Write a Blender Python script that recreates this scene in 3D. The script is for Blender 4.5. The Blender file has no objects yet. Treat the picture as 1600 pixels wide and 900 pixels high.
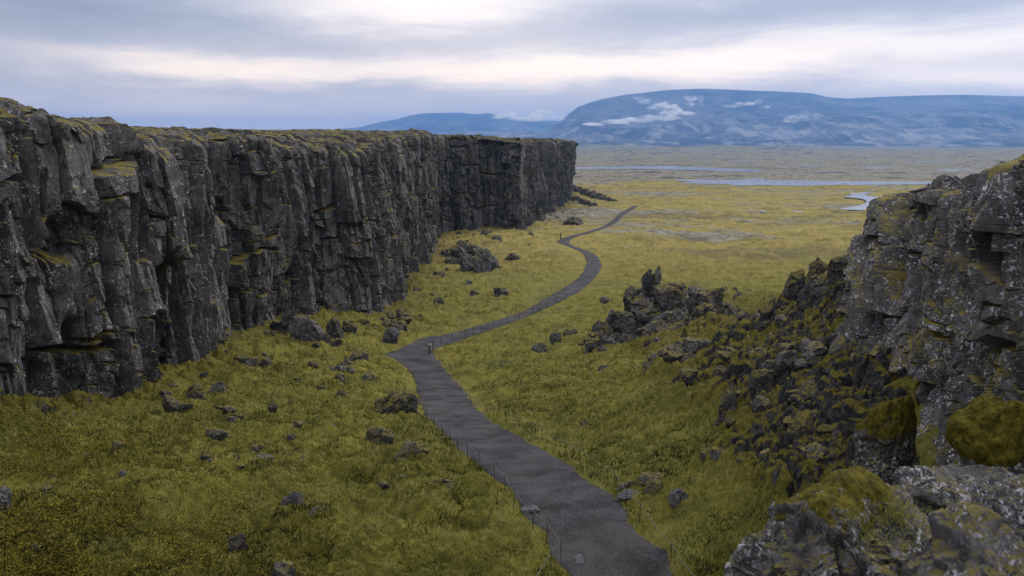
import bpy, bmesh, math, random
import numpy as np
from mathutils import Vector

random.seed(7)
R = math.radians
C = bpy.context.scene.collection
scene = bpy.context.scene

# ------------------------------------------------------------------ camera
F_PX, CX, CY, W_PX = 1570.0, 800.0, 450.0, 1600.0
HOR = 225.0                       # image row of the horizon
CAMZ = 20.0
PITCH = math.atan((CY - HOR) / F_PX)
cam_data = bpy.data.cameras.new('camera')
cam = bpy.data.objects.new('camera', cam_data)
C.objects.link(cam)
cam.location = (0, 0, CAMZ)
cam.rotation_euler = (R(90) - PITCH, 0, 0)
cam_data.sensor_width = 36.0
cam_data.lens = 36.0 * F_PX / W_PX
cam_data.clip_start = 0.1
cam_data.clip_end = 90000
cam_data.dof.use_dof = True
cam_data.dof.focus_distance = 55
cam_data.dof.aperture_fstop = 4.0
scene.camera = cam

# ------------------------------------------------------------------ sky, sun, exposure
SUN_EL, SUN_AZ = R(34), R(40)     # azimuth from +Y towards +X
world = bpy.data.worlds.new("World")
scene.world = world
world.use_nodes = True
scene.view_settings.view_transform = 'Standard'
scene.view_settings.look = 'None'
scene.view_settings.exposure = 0.0
scene.view_settings.gamma = 1.0
scene.view_settings.use_curve_mapping = False

SKY_GAIN = 1.42
HAZE_DENSITY = 1.0e-4
HAZE_COLOR = (0.24, 0.50, 1.0)

class NT:
    """small helper around a node tree"""
    def __init__(s, tree):
        s.t = tree; s.n = tree.nodes; s.l = tree.links
    def new(s, typ, **kw):
        n = s.n.new(typ)
        for k, v in kw.items(): setattr(n, k, v)
        return n
    def put(s, sock, v):
        if isinstance(v, bpy.types.NodeSocket): s.l.new(v, sock)
        elif isinstance(v, (tuple, list)):
            v = tuple(v)
            if sock.type == 'RGBA' and len(v) == 3: v = v + (1.0,)
            sock.default_value = v
        else: sock.default_value = v
    def math(s, op, a, b=0.0, c=0.0, clamp=False):
        n = s.new('ShaderNodeMath', operation=op, use_clamp=clamp)
        s.put(n.inputs[0], a); s.put(n.inputs[1], b)
        if op in ('MULTIPLY_ADD', 'SMOOTH_MIN'): s.put(n.inputs[2], c)
        return n.outputs[0]
    def vmath(s, op, a, b=(0, 0, 0)):
        n = s.new('ShaderNodeVectorMath', operation=op)
        s.put(n.inputs[0], a)
        if op == 'SCALE': s.put(n.inputs[3], b)
        else: s.put(n.inputs[1], b)
        return n.outputs['Value'] if op in ('LENGTH', 'DOT_PRODUCT', 'DISTANCE') else n.outputs[0]
    def noise(s, vec, scale, detail=4, rough=0.55, dist=0.0, out=0):
        n = s.new('ShaderNodeTexNoise')
        s.put(n.inputs['Vector'], vec); n.inputs['Scale'].default_value = scale
        n.inputs['Detail'].default_value = detail; n.inputs['Roughness'].default_value = rough
        n.inputs['Distortion'].default_value = dist
        return n.outputs[out]
    def ramp(s, fac, lo, hi, a=0.0, b=1.0, smooth=True):
        n = s.new('ShaderNodeMapRange', interpolation_type='SMOOTHSTEP' if smooth else 'LINEAR')
        s.put(n.inputs['Value'], fac); n.inputs['From Min'].default_value = lo
        n.inputs['From Max'].default_value = hi; n.inputs['To Min'].default_value = a
        n.inputs['To Max'].default_value = b
        return n.outputs[0]
    def mix(s, fac, a, b):
        n = s.new('ShaderNodeMix', data_type='RGBA')
        s.put(n.inputs[0], fac); s.put(n.inputs[6], a); s.put(n.inputs[7], b)
        return n.outputs[2]
    def mapping(s, vec, scale=(1, 1, 1), loc=(0, 0, 0)):
        n = s.new('ShaderNodeMapping')
        s.put(n.inputs['Vector'], vec); n.inputs['Scale'].default_value = scale
        n.inputs['Location'].default_value = loc
        return n.outputs[0]

def build_world():
    w = NT(world.node_tree); w.n.clear()
    out = w.new('ShaderNodeOutputWorld'); bg = w.new('ShaderNodeBackground')
    w.l.new(bg.outputs[0], out.inputs[0])
    sky = w.new('ShaderNodeTexSky', sky_type='NISHITA')
    sky.sun_disc = False; sky.sun_elevation = SUN_EL; sky.sun_rotation = SUN_AZ
    sky.air_density = 1.2; sky.dust_density = 1.0
    skyc = w.vmath('SCALE', sky.outputs[0], 0.10)
    tc = w.new('ShaderNodeTexCoord').outputs['Generated']
    sep = w.new('ShaderNodeSeparateXYZ'); w.l.new(tc, sep.inputs[0])
    x, y, z = sep.outputs
    az = w.math('ARCTAN2', x, y)                      # 0 = straight ahead, + = right
    hyp = w.math('SQRT', w.math('ADD', w.math('MULTIPLY', x, x), w.math('MULTIPLY', y, y)))
    el = w.math('ARCTAN2', z, hyp)
    cmb = w.new('ShaderNodeCombineXYZ')
    w.l.new(az, cmb.inputs[0]); w.l.new(w.math('MULTIPLY', el, 4.5), cmb.inputs[1])
    p = cmb.outputs[0]
    n1 = w.noise(p, 2.6, 5, 0.5, 0.5)
    n2 = w.noise(w.mapping(p, (1, 1.15, 1), (3.1, 7.7, 0)), 6.0, 6, 0.6, 0.4)
    n3 = w.noise(w.mapping(p, (1, 1.5, 1), (9.1, 1.7, 2)), 12.0, 5, 0.6, 0.8)
    warp = w.math('MULTIPLY', w.math('SUBTRACT', n2, 0.5), 0.055)
    warp2 = w.math('MULTIPLY', w.math('SUBTRACT', n1, 0.5), 0.16)
    elw = w.math('ADD', el, warp); azw = w.math('ADD', az, warp2)
    def blob(az0, el0, sa, se, amp, tilt=0.0):
        da = w.math('SUBTRACT', azw, az0)
        de = w.math('SUBTRACT', w.math('SUBTRACT', elw, el0), w.math('MULTIPLY', da, tilt))
        q = w.math('ADD', w.math('POWER', w.math('ABSOLUTE', w.math('DIVIDE', da, sa)), 2.0),
                   w.math('POWER', w.math('ABSOLUTE', w.math('DIVIDE', de, se)), 2.0))
        return w.math('MULTIPLY', w.math('EXPONENT', w.math('MULTIPLY', q, -1.0)), amp)
    # bright breaks and heavier banks of the stratus deck: azimuth, elevation, widths, gain
    blobs = [(-0.10, 0.135, 0.15, 0.034, 0.62, 0.0), (-0.28, 0.072, 0.15, 0.013, 0.55, -0.05),
             (-0.05, 0.072, 0.16, 0.014, 0.38, 0.0), (0.36, 0.090, 0.30, 0.020, 0.48, 0.06), (0.10, 0.075, 0.2, 0.020, 0.30, 0.0),
             (0.45, 0.058, 0.2, 0.013, 0.32, 0.0), (-0.03, 0.17, 0.10, 0.03, 0.25, 0.0),
             (-0.52, 0.11, 0.20, 0.05, -0.20, 0.0), (0.30, 0.130, 0.30, 0.020, -0.10, 0.06),
             (-0.30, 0.108, 0.20, 0.014, -0.10, -0.08), (-0.28, 0.022, 0.34, 0.020, 0.38, 0.0),
             (0.0, 0.055, 0.16, 0.008, -0.12, 0.0)]
    v = w.math('MULTIPLY_ADD', n1, 0.5, 0.08)
    v = w.math('MULTIPLY_ADD', n2, 0.34, v)
    v = w.math('MULTIPLY_ADD', n3, 0.22, v)
    v = w.math('SUBTRACT', v, 0.28)
    for b in blobs: v = w.math('ADD', v, blob(*b))
    v = w.math('MULTIPLY', v, 1.0, clamp=True)
    cr = w.new('ShaderNodeValToRGB'); w.l.new(v, cr.inputs[0])
    e = cr.color_ramp.elements
    e[0].position = 0.0; e[0].color = (0.25, 0.285, 0.37, 1)
    e[1].position = 1.0; e[1].color = (0.98, 0.94, 0.92, 1)
    for pos, col in ((0.25, (0.36, 0.395, 0.49, 1)), (0.5, (0.55, 0.56, 0.64, 1)), (0.75, (0.78, 0.77, 0.81, 1))):
        q = e.new(pos); q.color = col
    clouds = w.vmath('SCALE', cr.outputs[0], SKY_GAIN)
    clouds = w.vmath('SCALE', clouds, w.ramp(el, 0.28, 1.1, 1.0, 2.5))      # an overcast sky is brightest overhead
    clouds = w.vmath('MULTIPLY', clouds, (1.09, 1.0, 0.88))
    # low cloud is seen through more air: warmer and stronger at its source
    low = w.mix(w.ramp(el, 0.015, 0.15, 1.0, 0.0), (1, 1, 1, 1), (1.55, 1.34, 1.02, 1))
    clouds = w.vmath('MULTIPLY', clouds, low)
    col = w.mix(0.94, skyc, clouds)
    # nothing shines from under the horizon
    col = w.mix(w.ramp(el, -0.06, -0.01, 1.0, 0.0), col, (0.10, 0.10, 0.09, 1))
    w.l.new(col, bg.inputs['Color']); bg.inputs['Strength'].default_value = 1.0
build_world()

sd = bpy.data.lights.new('sun', 'SUN'); sd.energy = 1.5; sd.angle = R(25); sd.color = (1.0, 0.94, 0.84)
sun = bpy.data.objects.new('sun', sd); C.objects.link(sun)
sun.rotation_euler = Vector((math.sin(SUN_AZ) * math.cos(SUN_EL), math.cos(SUN_AZ) * math.cos(SUN_EL), math.sin(SUN_EL))).to_track_quat('Z', 'Y').to_euler()

# ------------------------------------------------------------------ numeric noise
def hsh(*a, seed=0):
    h = np.full(np.shape(a[0]), (seed * 1013904223 + 12345) & 0xffffffff, dtype=np.uint32)
    for k, v in enumerate(a):
        h = h + v.astype(np.int64).astype(np.uint32) * np.uint32((374761393, 668265263, 2246822519, 3266489917)[k])
        h = (h ^ (h >> np.uint32(13))) * np.uint32(1274126177)
        h = h ^ (h >> np.uint32(16))
    return h
def hf(h, k=0):
    h = (h + np.uint32(k * 2654435761 & 0xffffffff)); h = (h ^ (h >> np.uint32(15))) * np.uint32(2246822519)
    h = h ^ (h >> np.uint32(13))
    return (h & np.uint32(0xffffff)).astype(np.float32) / np.float32(16777216.0)
def sm(t): return t * t * t * (t * (t * 6 - 15) + 10)
def vn(x, y, z=None, seed=0):
    """value noise, -1..1"""
    xi, yi = np.floor(x), np.floor(y); fx, fy = sm((x - xi).astype(np.float32)), sm((y - yi).astype(np.float32))
    if z is None:
        a = [hf(hsh(xi + i, yi + j, seed=seed)) for j in (0, 1) for i in (0, 1)]
        r = (a[0] * (1 - fx) + a[1] * fx) * (1 - fy) + (a[2] * (1 - fx) + a[3] * fx) * fy
        return r * 2 - 1
    zi = np.floor(z); fz = sm((z - zi).astype(np.float32)); r = 0
    for k in (0, 1):
        a = [hf(hsh(xi + i, yi + j, zi + k, seed=seed)) for j in (0, 1) for i in (0, 1)]
        q = (a[0] * (1 - fx) + a[1] * fx) * (1 - fy) + (a[2] * (1 - fx) + a[3] * fx) * fy
        r = r + q * (fz if k else 1 - fz)
    return r * 2 - 1
def fbm(x, y, z=None, oct=4, seed=0, gain=0.5, ridged=False):
    r, amp, tot = 0, 1.0, 0.0
    for o in range(oct):
        k = 2.03 ** o; c, s = math.cos(o * 1.1), math.sin(o * 1.1)
        xx, yy = (x * c - y * s) * k + o * 17.3, (x * s + y * c) * k - o * 9.1
        n = vn(xx, yy, None if z is None else z * k + o * 5.7, seed=seed + o)
        if ridged: n = 1 - 2 * np.abs(n)
        r = r + n * amp; tot += amp; amp *= gain
    return r / tot
def vor2(x, y, seed=0, jit=0.9):
    xi, yi = np.floor(x), np.floor(y)
    f1 = np.full(x.shape, 9.0, np.float32); f2 = f1.copy(); hid = np.zeros(x.shape, np.uint32)
    dx0 = np.zeros(x.shape, np.float32); dy0 = dx0.copy()
    for j in (-1, 0, 1):
        for i in (-1, 0, 1):
            h = hsh(xi + i, yi + j, seed=seed)
            dx = (xi + i + 0.5 + (hf(h, 1) - 0.5) * jit - x).astype(np.float32)
            dy = (yi + j + 0.5 + (hf(h, 2) - 0.5) * jit - y).astype(np.float32)
            d = np.sqrt(dx * dx + dy * dy); m = d < f1
            f2 = np.where(m, f1, np.minimum(f2, d)); f1 = np.where(m, d, f1)
            hid = np.where(m, h, hid); dx0 = np.where(m, dx, dx0); dy0 = np.where(m, dy, dy0)
    return f1, f2, hid, dx0, dy0
def vor3(x, y, z, seed=0, jit=0.9):
    xi, yi, zi = np.floor(x), np.floor(y), np.floor(z)
    f1 = np.full(x.shape, 9.0, np.float32); f2 = f1.copy(); hid = np.zeros(x.shape, np.uint32)
    v0 = [np.zeros(x.shape, np.float32) for _ in range(3)]
    for k in (-1, 0, 1):
        for j in (-1, 0, 1):
            for i in (-1, 0, 1):
                h = hsh(xi + i, yi + j, zi + k, seed=seed)
                dd = [(a + b + 0.5 + (hf(h, q) - 0.5) * jit - c).astype(np.float32)
                      for a, b, c, q in ((xi, i, x, 1), (yi, j, y, 2), (zi, k, z, 3))]
                d = np.sqrt(dd[0] ** 2 + dd[1] ** 2 + dd[2] ** 2); m = d < f1
                f2 = np.where(m, f1, np.minimum(f2, d)); f1 = np.where(m, d, f1); hid = np.where(m, h, hid)
                v0 = [np.where(m, a, b) for a, b in zip(dd, v0)]
    return f1, f2, hid, v0
def sstep(a, b, x):
    t = np.clip((x - a) / (b - a), 0, 1); return t * t * (3 - 2 * t)

def shards(x, y, wx, wy, amp, tilt, cw, cd, seed):
    f1, f2, h, dx, dy = vor2(x / wx, y / wy, seed)
    return ((hf(h, 5) - 0.5) * 2 * amp + (dx * (hf(h, 6) - 0.5) + dy * (hf(h, 7) - 0.5)) * 2 * tilt
            - cd * np.clip(1 - (f2 - f1) / cw, 0, 1))
def columns(x, y, wx, wy, amp, tilt, cw, cd, seed, round_=0.0):
    """columnar joints: 1D cells across, then breaks of their own up each column"""
    u = x / wx; xi = np.floor(u); b1 = np.full(x.shape, 9., np.float32); b2 = b1.copy(); hid = np.zeros(x.shape, np.uint32); d0 = np.zeros(x.shape, np.float32)
    for i in (-1, 0, 1):
        h = hsh(xi + i, xi * 0, seed=seed); d = (xi + i + 0.5 + (hf(h, 1) - 0.5) * 0.9 - u).astype(np.float32)
        a = np.abs(d); m = a < b1; b2 = np.where(m, b1, np.minimum(b2, a)); b1 = np.where(m, a, b1); hid = np.where(m, h, hid); d0 = np.where(m, d, d0)
    ex = (b2 - b1) * wx
    v = y / (wy * (0.6 + 0.9 * hf(hid, 9))) + hf(hid, 4) * 7; yi = np.floor(v)
    c1 = np.full(x.shape, 9., np.float32); c2 = c1.copy(); h2 = np.zeros(x.shape, np.uint32); e0 = np.zeros(x.shape, np.float32)
    for j in (-1, 0, 1):
        h = hid + (yi + j + 1000).astype(np.uint32) * np.uint32(2654435761); d = (yi + j + 0.5 + (hf(h, 2) - 0.5) * 0.9 - v).astype(np.float32)
        a = np.abs(d); m = a < c1; c2 = np.where(m, c1, np.minimum(c2, a)); c1 = np.where(m, a, c1); h2 = np.where(m, h, h2); e0 = np.where(m, d, e0)
    ey = (c2 - c1) * wy
    off = (hf(hid, 5) - 0.5) * 1.2 * amp + (hf(h2, 5) - 0.5) * 1.0 * amp
    t = (d0 * (hf(h2, 6) - 0.5) + e0 * (hf(h2, 7) - 0.35)) * 2 * tilt
    crack = np.maximum(np.clip(1 - ex / cw, 0, 1), 0.6 * np.clip(1 - ey / cw, 0, 1))
    return off + t - cd * crack - round_ * d0 * d0

# ------------------------------------------------------------------ picture <-> place
cp, sp = math.cos(PITCH), math.sin(PITCH)
def P(u, v, Y):
    """the point at distance Y ahead that is seen at (u, v) of the photograph"""
    u, v, Y = np.asarray(u, float), np.asarray(v, float), np.asarray(Y, float)
    dy = (CY - v) / F_PX; t = Y / (cp + dy * sp)
    return np.stack(np.broadcast_arrays((u - CX) / F_PX * t, Y, CAMZ + t * (dy * cp - sp)), -1)

# survey points of the valley: column, row, distance
def Yt(v):
    return np.interp(v, [300, 322, 340, 370, 400, 450, 500, 550, 600, 650, 700, 750, 800, 850, 900],
                     [419, 324, 269, 206, 165, 124, 98.8, 79.7, 62, 48, 38, 32.3, 28.7, 26.5, 25])
ctl = []
for v_ in (300, 322, 340, 370, 400, 450):
    for u_ in (900, 1100, 1350): ctl.append((u_, v_, Yt(v_)))
ctl += [(990, 322, 324), (885, 375, Yt(375)), (925, 405, Yt(405)), (900, 445, Yt(445)), (800, 498, Yt(498)), (730, 525, Yt(525)),
        (640, 570, Yt(570)), (680, 620, Yt(620)), (720, 660, Yt(660)), (780, 700, Yt(700)), (850, 750, Yt(750)), (900, 800, Yt(800)),
        (940, 850, Yt(850)), (960, 900, Yt(900)), (960, 1000, 22.3), (500, 1000, 22),
        (0, 645, 40), (60, 650, 41), (200, 622, 47.7), (330, 580, 57), (342, 520, 78), (430, 510, 82), (500, 494, 90), (590, 497, 96),
        (640, 432, 142), (677, 400, 170), (678, 366, 228), (760, 358, 235), (817, 362, 230), (850, 338, 290), (885, 318, 345), (890, 302, 400),
        (-200, 700, 33), (0, 760, 30), (200, 750, 31.5), (400, 700, 38), (500, 620, 54), (560, 560, 72), (0, 900, 23), (300, 900, 24), (600, 900, 24.6),
        (600, 750, 32.5), (750, 420, 152), (700, 470, 112),
        (850, 600, 60), (900, 650, 46), (950, 600, 53), (1000, 700, 36.5), (905, 545, 76), (1000, 550, 66), (1130, 480, 84), (1200, 500, 63), (1240, 500, 52),
        (1100, 740, 30.3), (1100, 650, 36), (1100, 600, 43), (1100, 550, 56), (1200, 650, 33), (1200, 560, 42), (1300, 700, 27.5), (1300, 600, 32), (1300, 500, 40),
        (1300, 775, 26), (1100, 900, 24), (1200, 850, 24.5), (1180, 455, 118), (1040, 450, 122), (1190, 476, 84), (1250, 462, 56), (1215, 490, 57), (1500, 800, 20)]
ctl = np.array(ctl, float)
cpt = P(ctl[:, 0], ctl[:, 1], ctl[:, 2])
extra = np.array([(40, 60, 12.), (60, 90, 8), (80, 160, 2), (150, 250, 0), (-60, 60, 9), (-60, 120, 5), (-60, 200, 2), (60, 30, 12), (0, 5, 10), (-30, 8, 10.5), (30, 8, 12)])
cpt = np.vstack([cpt, extra])
def wc(x, y): return np.stack([x / np.maximum(y, 8) * 2.2, np.log(np.maximum(y, 3))], -1)
def tk(d2): return np.where(d2 > 1e-12, 0.5 * d2 * np.log(np.maximum(d2, 1e-12)), 0)
_A = wc(cpt[:, 0], cpt[:, 1]); _n = len(_A)
_K = tk(((_A[:, None] - _A[None]) ** 2).sum(-1)) + np.eye(_n) * 2e-4
_Pm = np.hstack([np.ones((_n, 1)), _A]); _M = np.block([[_K, _Pm], [_Pm.T, np.zeros((3, 3))]])
_w = np.linalg.solve(_M, np.concatenate([cpt[:, 2], np.zeros(3)]))
def gz(x, y):
    """bare height of the ground"""
    x, y = np.asarray(x, float), np.asarray(y, float); sh = np.broadcast(x, y).shape
    x, y = np.broadcast_to(x, sh).ravel(), np.broadcast_to(y, sh).ravel(); B = wc(x, y); z = _w[_n] + B @ _w[_n + 1:]
    for i in range(_n): z = z + _w[i] * tk((B[:, 0] - _A[i, 0]) ** 2 + (B[:, 1] - _A[i, 1]) ** 2)
    lim = 1 - sstep(250, 400, y) ; side = 1 - sstep(60, 140, np.abs(x))
    return (np.clip(z, -1, 16) * lim * side).reshape(sh)
def hit(u, v):
    """where the sight line through (u, v) meets the ground"""
    Y = np.exp(np.linspace(math.log(12), math.log(9000), 1500)); p = P(u, v, Y); g = gz(p[:, 0], p[:, 1]); d = p[:, 2] - g
    i = np.argmax(d < 0) if (d < 0).any() else len(Y) - 1
    if i == 0: return np.array([p[0, 0], Y[0], g[0]])
    t = d[i - 1] / (d[i - 1] - d[i] + 1e-9); Yh = Y[i - 1] + t * (Y[i] - Y[i - 1]); q = P(u, v, Yh)
    return np.array([q[0], Yh, float(gz(q[0], Yh))])

# ------------------------------------------------------------------ mesh helpers
def mesh_obj(name, verts, faces, mat, parent=None, smooth=False, attrs=None):
    """verts (N,3) array, faces (M,3|4) int array -> ONE linked mesh object"""
    verts = np.ascontiguousarray(verts, np.float32); faces = np.ascontiguousarray(faces, np.int32)
    me = bpy.data.meshes.new(name); k = faces.shape[1]
    me.vertices.add(len(verts)); me.vertices.foreach_set('co', verts.ravel())
    me.loops.add(faces.size); me.loops.foreach_set('vertex_index', faces.ravel())
    me.polygons.add(len(faces)); me.polygons.foreach_set('loop_start', np.arange(0, faces.size, k, dtype=np.int32))
    me.polygons.foreach_set('use_smooth', np.full(len(faces), smooth))
    me.update(calc_edges=True)
    for an, av in (attrs or {}).items():
        a = me.attributes.new(an, 'FLOAT', 'POINT'); a.data.foreach_set('value', np.ascontiguousarray(av, np.float32).ravel())
    me.materials.append(mat)
    o = bpy.data.objects.new(name, me); C.objects.link(o)
    if parent: o.parent = parent
    return o
def grid_faces(nr, nc):
    i = np.arange(nr * nc).reshape(nr, nc)
    return np.stack([i[:-1, :-1], i[:-1, 1:], i[1:, 1:], i[1:, :-1]], -1).reshape(-1, 4)
def tag(o, label=None, cat=None, group=None, kind=None):
    if label: o['label'] = label
    if cat: o['category'] = cat
    if group: o['group'] = group
    if kind: o['kind'] = kind
    return o
def empty(name, loc):
    o = bpy.data.objects.new(name, None); C.objects.link(o); o.location = tuple(map(float, loc)); o.empty_display_size = 0.2
    return o
def catmull(pts, n):
    """smooth curve through pts, n samples, parameter by index"""
    pts = np.asarray(pts, float); m = len(pts); t = np.linspace(0, m - 1, n); i = np.clip(t.astype(int), 0, m - 2); f = (t - i)[:, None]
    g = lambda k: pts[np.clip(k, 0, m - 1)]
    p0, p1, p2, p3 = g(i - 1), g(i), g(i + 1), g(i + 2)
    return 0.5 * (2 * p1 + (p2 - p0) * f + (2 * p0 - 5 * p1 + 4 * p2 - p3) * f ** 2 + (3 * p1 - p0 - 3 * p2 + p3) * f ** 3)

# ------------------------------------------------------------------ materials
def new_mat(name, rough=0.95):
    m = bpy.data.materials.new(name); m.use_nodes = True; t = NT(m.node_tree)
    b = t.n['Principled BSDF']; b.inputs['Roughness'].default_value = rough; b.inputs['Specular IOR Level'].default_value = 0.25
    return m, t, b
MOSS_A, MOSS_B = (0.090, 0.074, 0.010), (0.165, 0.132, 0.020)

def rock_material(name, dark=(0.022, 0.022, 0.024), light=(0.085, 0.084, 0.086), lichen=0.5, moss=0.5, scale=1.0, spec=0.35, grey=0.5, mossc=1.0):
    m, t, b = new_mat(name, 0.82)
    b.inputs['Specular IOR Level'].default_value = spec
    g = t.new('ShaderNodeNewGeometry'); pos = g.outputs['Position']
    n1 = t.noise(pos, 0.35 * scale, 5, 0.6); n2 = t.noise(t.mapping(pos, (1, 1, 0.35)), 2.4 * scale, 6, 0.65, 0.6)
    n3 = t.noise(pos, 9 * scale, 4, 0.7)
    f = t.math('ADD', t.math('MULTIPLY', n1, 0.55), t.math('ADD', t.math('MULTIPLY', n2, 0.65), t.math('MULTIPLY', n3, 0.35)))
    col = t.mix(t.ramp(f, 0.60, 0.98), dark, light)
    vein = t.noise(t.mapping(pos, (1, 1, 0.28)), 1.5 * scale, 5, 0.7, 1.0)
    col = t.mix(t.math('MULTIPLY', t.ramp(vein, 0.50, 0.36), 0.7), col, tuple(c * 0.75 for c in dark))
    # crustose lichen: pale spots and patches
    l1 = t.noise(pos, 5.5 * scale, 3, 0.6, 1.2); l2 = t.noise(pos, 1.1 * scale, 3, 0.5); l3 = t.noise(pos, 20 * scale, 2, 0.5, 0.5)
    spot = t.math('MULTIPLY', t.ramp(l1, 0.68 - 0.07 * lichen, 0.74 - 0.06 * lichen), t.ramp(l2, 0.42, 0.60))
    fine = t.math('MULTIPLY', t.ramp(l3, 0.70 - 0.04 * lichen, 0.76 - 0.04 * lichen), t.ramp(l2, 0.38, 0.58))
    spot = t.math('MAXIMUM', spot, t.math('MULTIPLY', fine, 0.75))
    col = t.mix(t.math('MULTIPLY', spot, 0.85), col, (0.50, 0.50, 0.53))
    gk = grey; grey = t.ramp(t.noise(pos, 0.9 * scale, 4, 0.6, 0.4), 0.52, 0.72)
    col = t.mix(t.math('MULTIPLY', grey, gk), col, (0.19, 0.185, 0.185))
    # moss wherever the rock is flat enough to hold it
    sep = t.new('ShaderNodeSeparateXYZ'); t.l.new(g.outputs['Normal'], sep.inputs[0])
    mn = t.noise(pos, 0.55, 4, 0.6); mn2 = t.noise(pos, 4.5 * scale, 3, 0.6)
    up = t.math('ADD', sep.outputs[2], t.math('ADD', t.math('MULTIPLY', t.math('SUBTRACT', mn, 0.5), 1.5), t.math('MULTIPLY', t.math('SUBTRACT', mn2, 0.5), 0.5)))
    mf = t.ramp(up, 0.92 - 0.5 * moss, 1.12 - 0.5 * moss)
    mc = t.mix(t.ramp(t.noise(pos, 3.0, 5, 0.65), 0.35, 0.65), tuple(c * mossc for c in MOSS_A), tuple(c * mossc for c in MOSS_B))
    if moss > 0: col = t.mix(mf, col, mc)
    t.l.new(col, b.inputs['Base Color'])
    t.put(b.inputs['Roughness'], t.math('MULTIPLY_ADD', n3, 0.25, 0.68))
    bn = t.new('ShaderNodeBump'); bn.inputs['Strength'].default_value = 0.6; bn.inputs['Distance'].default_value = 0.05 / scale
    t.l.new(t.math('ADD', n3, t.math('MULTIPLY', t.noise(pos, 30 * scale, 3, 0.6), 0.4)), bn.inputs['Height'])
    t.l.new(bn.outputs[0], b.inputs['Normal'])
    return m
M = {}
M['cliff'] = rock_material('cliff basalt', dark=(0.016, 0.0155, 0.015), light=(0.122, 0.116, 0.111), lichen=1.5, moss=0.60)
M['cliff_r'] = rock_material('lichen spotted basalt', dark=(0.014, 0.014, 0.014), light=(0.085, 0.082, 0.081), lichen=1.8, moss=0.36, scale=1.5, grey=0.25)
M['boulder'] = rock_material('boulder basalt', light=(0.125, 0.12, 0.118), lichen=0.9, moss=0.50, scale=1.4)
M['mossy'] = rock_material('mossy basalt', light=(0.075, 0.072, 0.07), lichen=0.5, moss=0.95, scale=1.4, grey=0.2, mossc=0.72)
M['mossy2'] = rock_material('half mossy basalt', dark=(0.018, 0.018, 0.018), light=(0.12, 0.116, 0.114), lichen=1.0, moss=0.66, scale=1.2)
M['near'] = rock_material('near lichen rock', dark=(0.020, 0.020, 0.021), light=(0.095, 0.092, 0.095), lichen=2.0, moss=0.46, scale=2.4, mossc=0.6)
M['bare'] = rock_material('pale bare stone', dark=(0.05, 0.05, 0.052), light=(0.15, 0.15, 0.155), lichen=0.2, moss=0, scale=2)

def moss_material():
    m, t, b = new_mat('moss cushion', 0.97)
    b.inputs['Specular IOR Level'].default_value = 0.1
    pos = t.new('ShaderNodeNewGeometry').outputs['Position']
    c = t.mix(t.ramp(t.noise(pos, 11, 7, 0.75), 0.34, 0.66), (0.030, 0.028, 0.004), (0.16, 0.135, 0.018))
    t.l.new(c, b.inputs['Base Color'])
    bn = t.new('ShaderNodeBump'); bn.inputs['Strength'].default_value = 1.0; bn.inputs['Distance'].default_value = 0.04
    t.l.new(t.noise(pos, 38, 5, 0.7), bn.inputs['Height']); t.l.new(bn.outputs[0], b.inputs['Normal'])
    return m
M['moss'] = moss_material()

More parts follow.
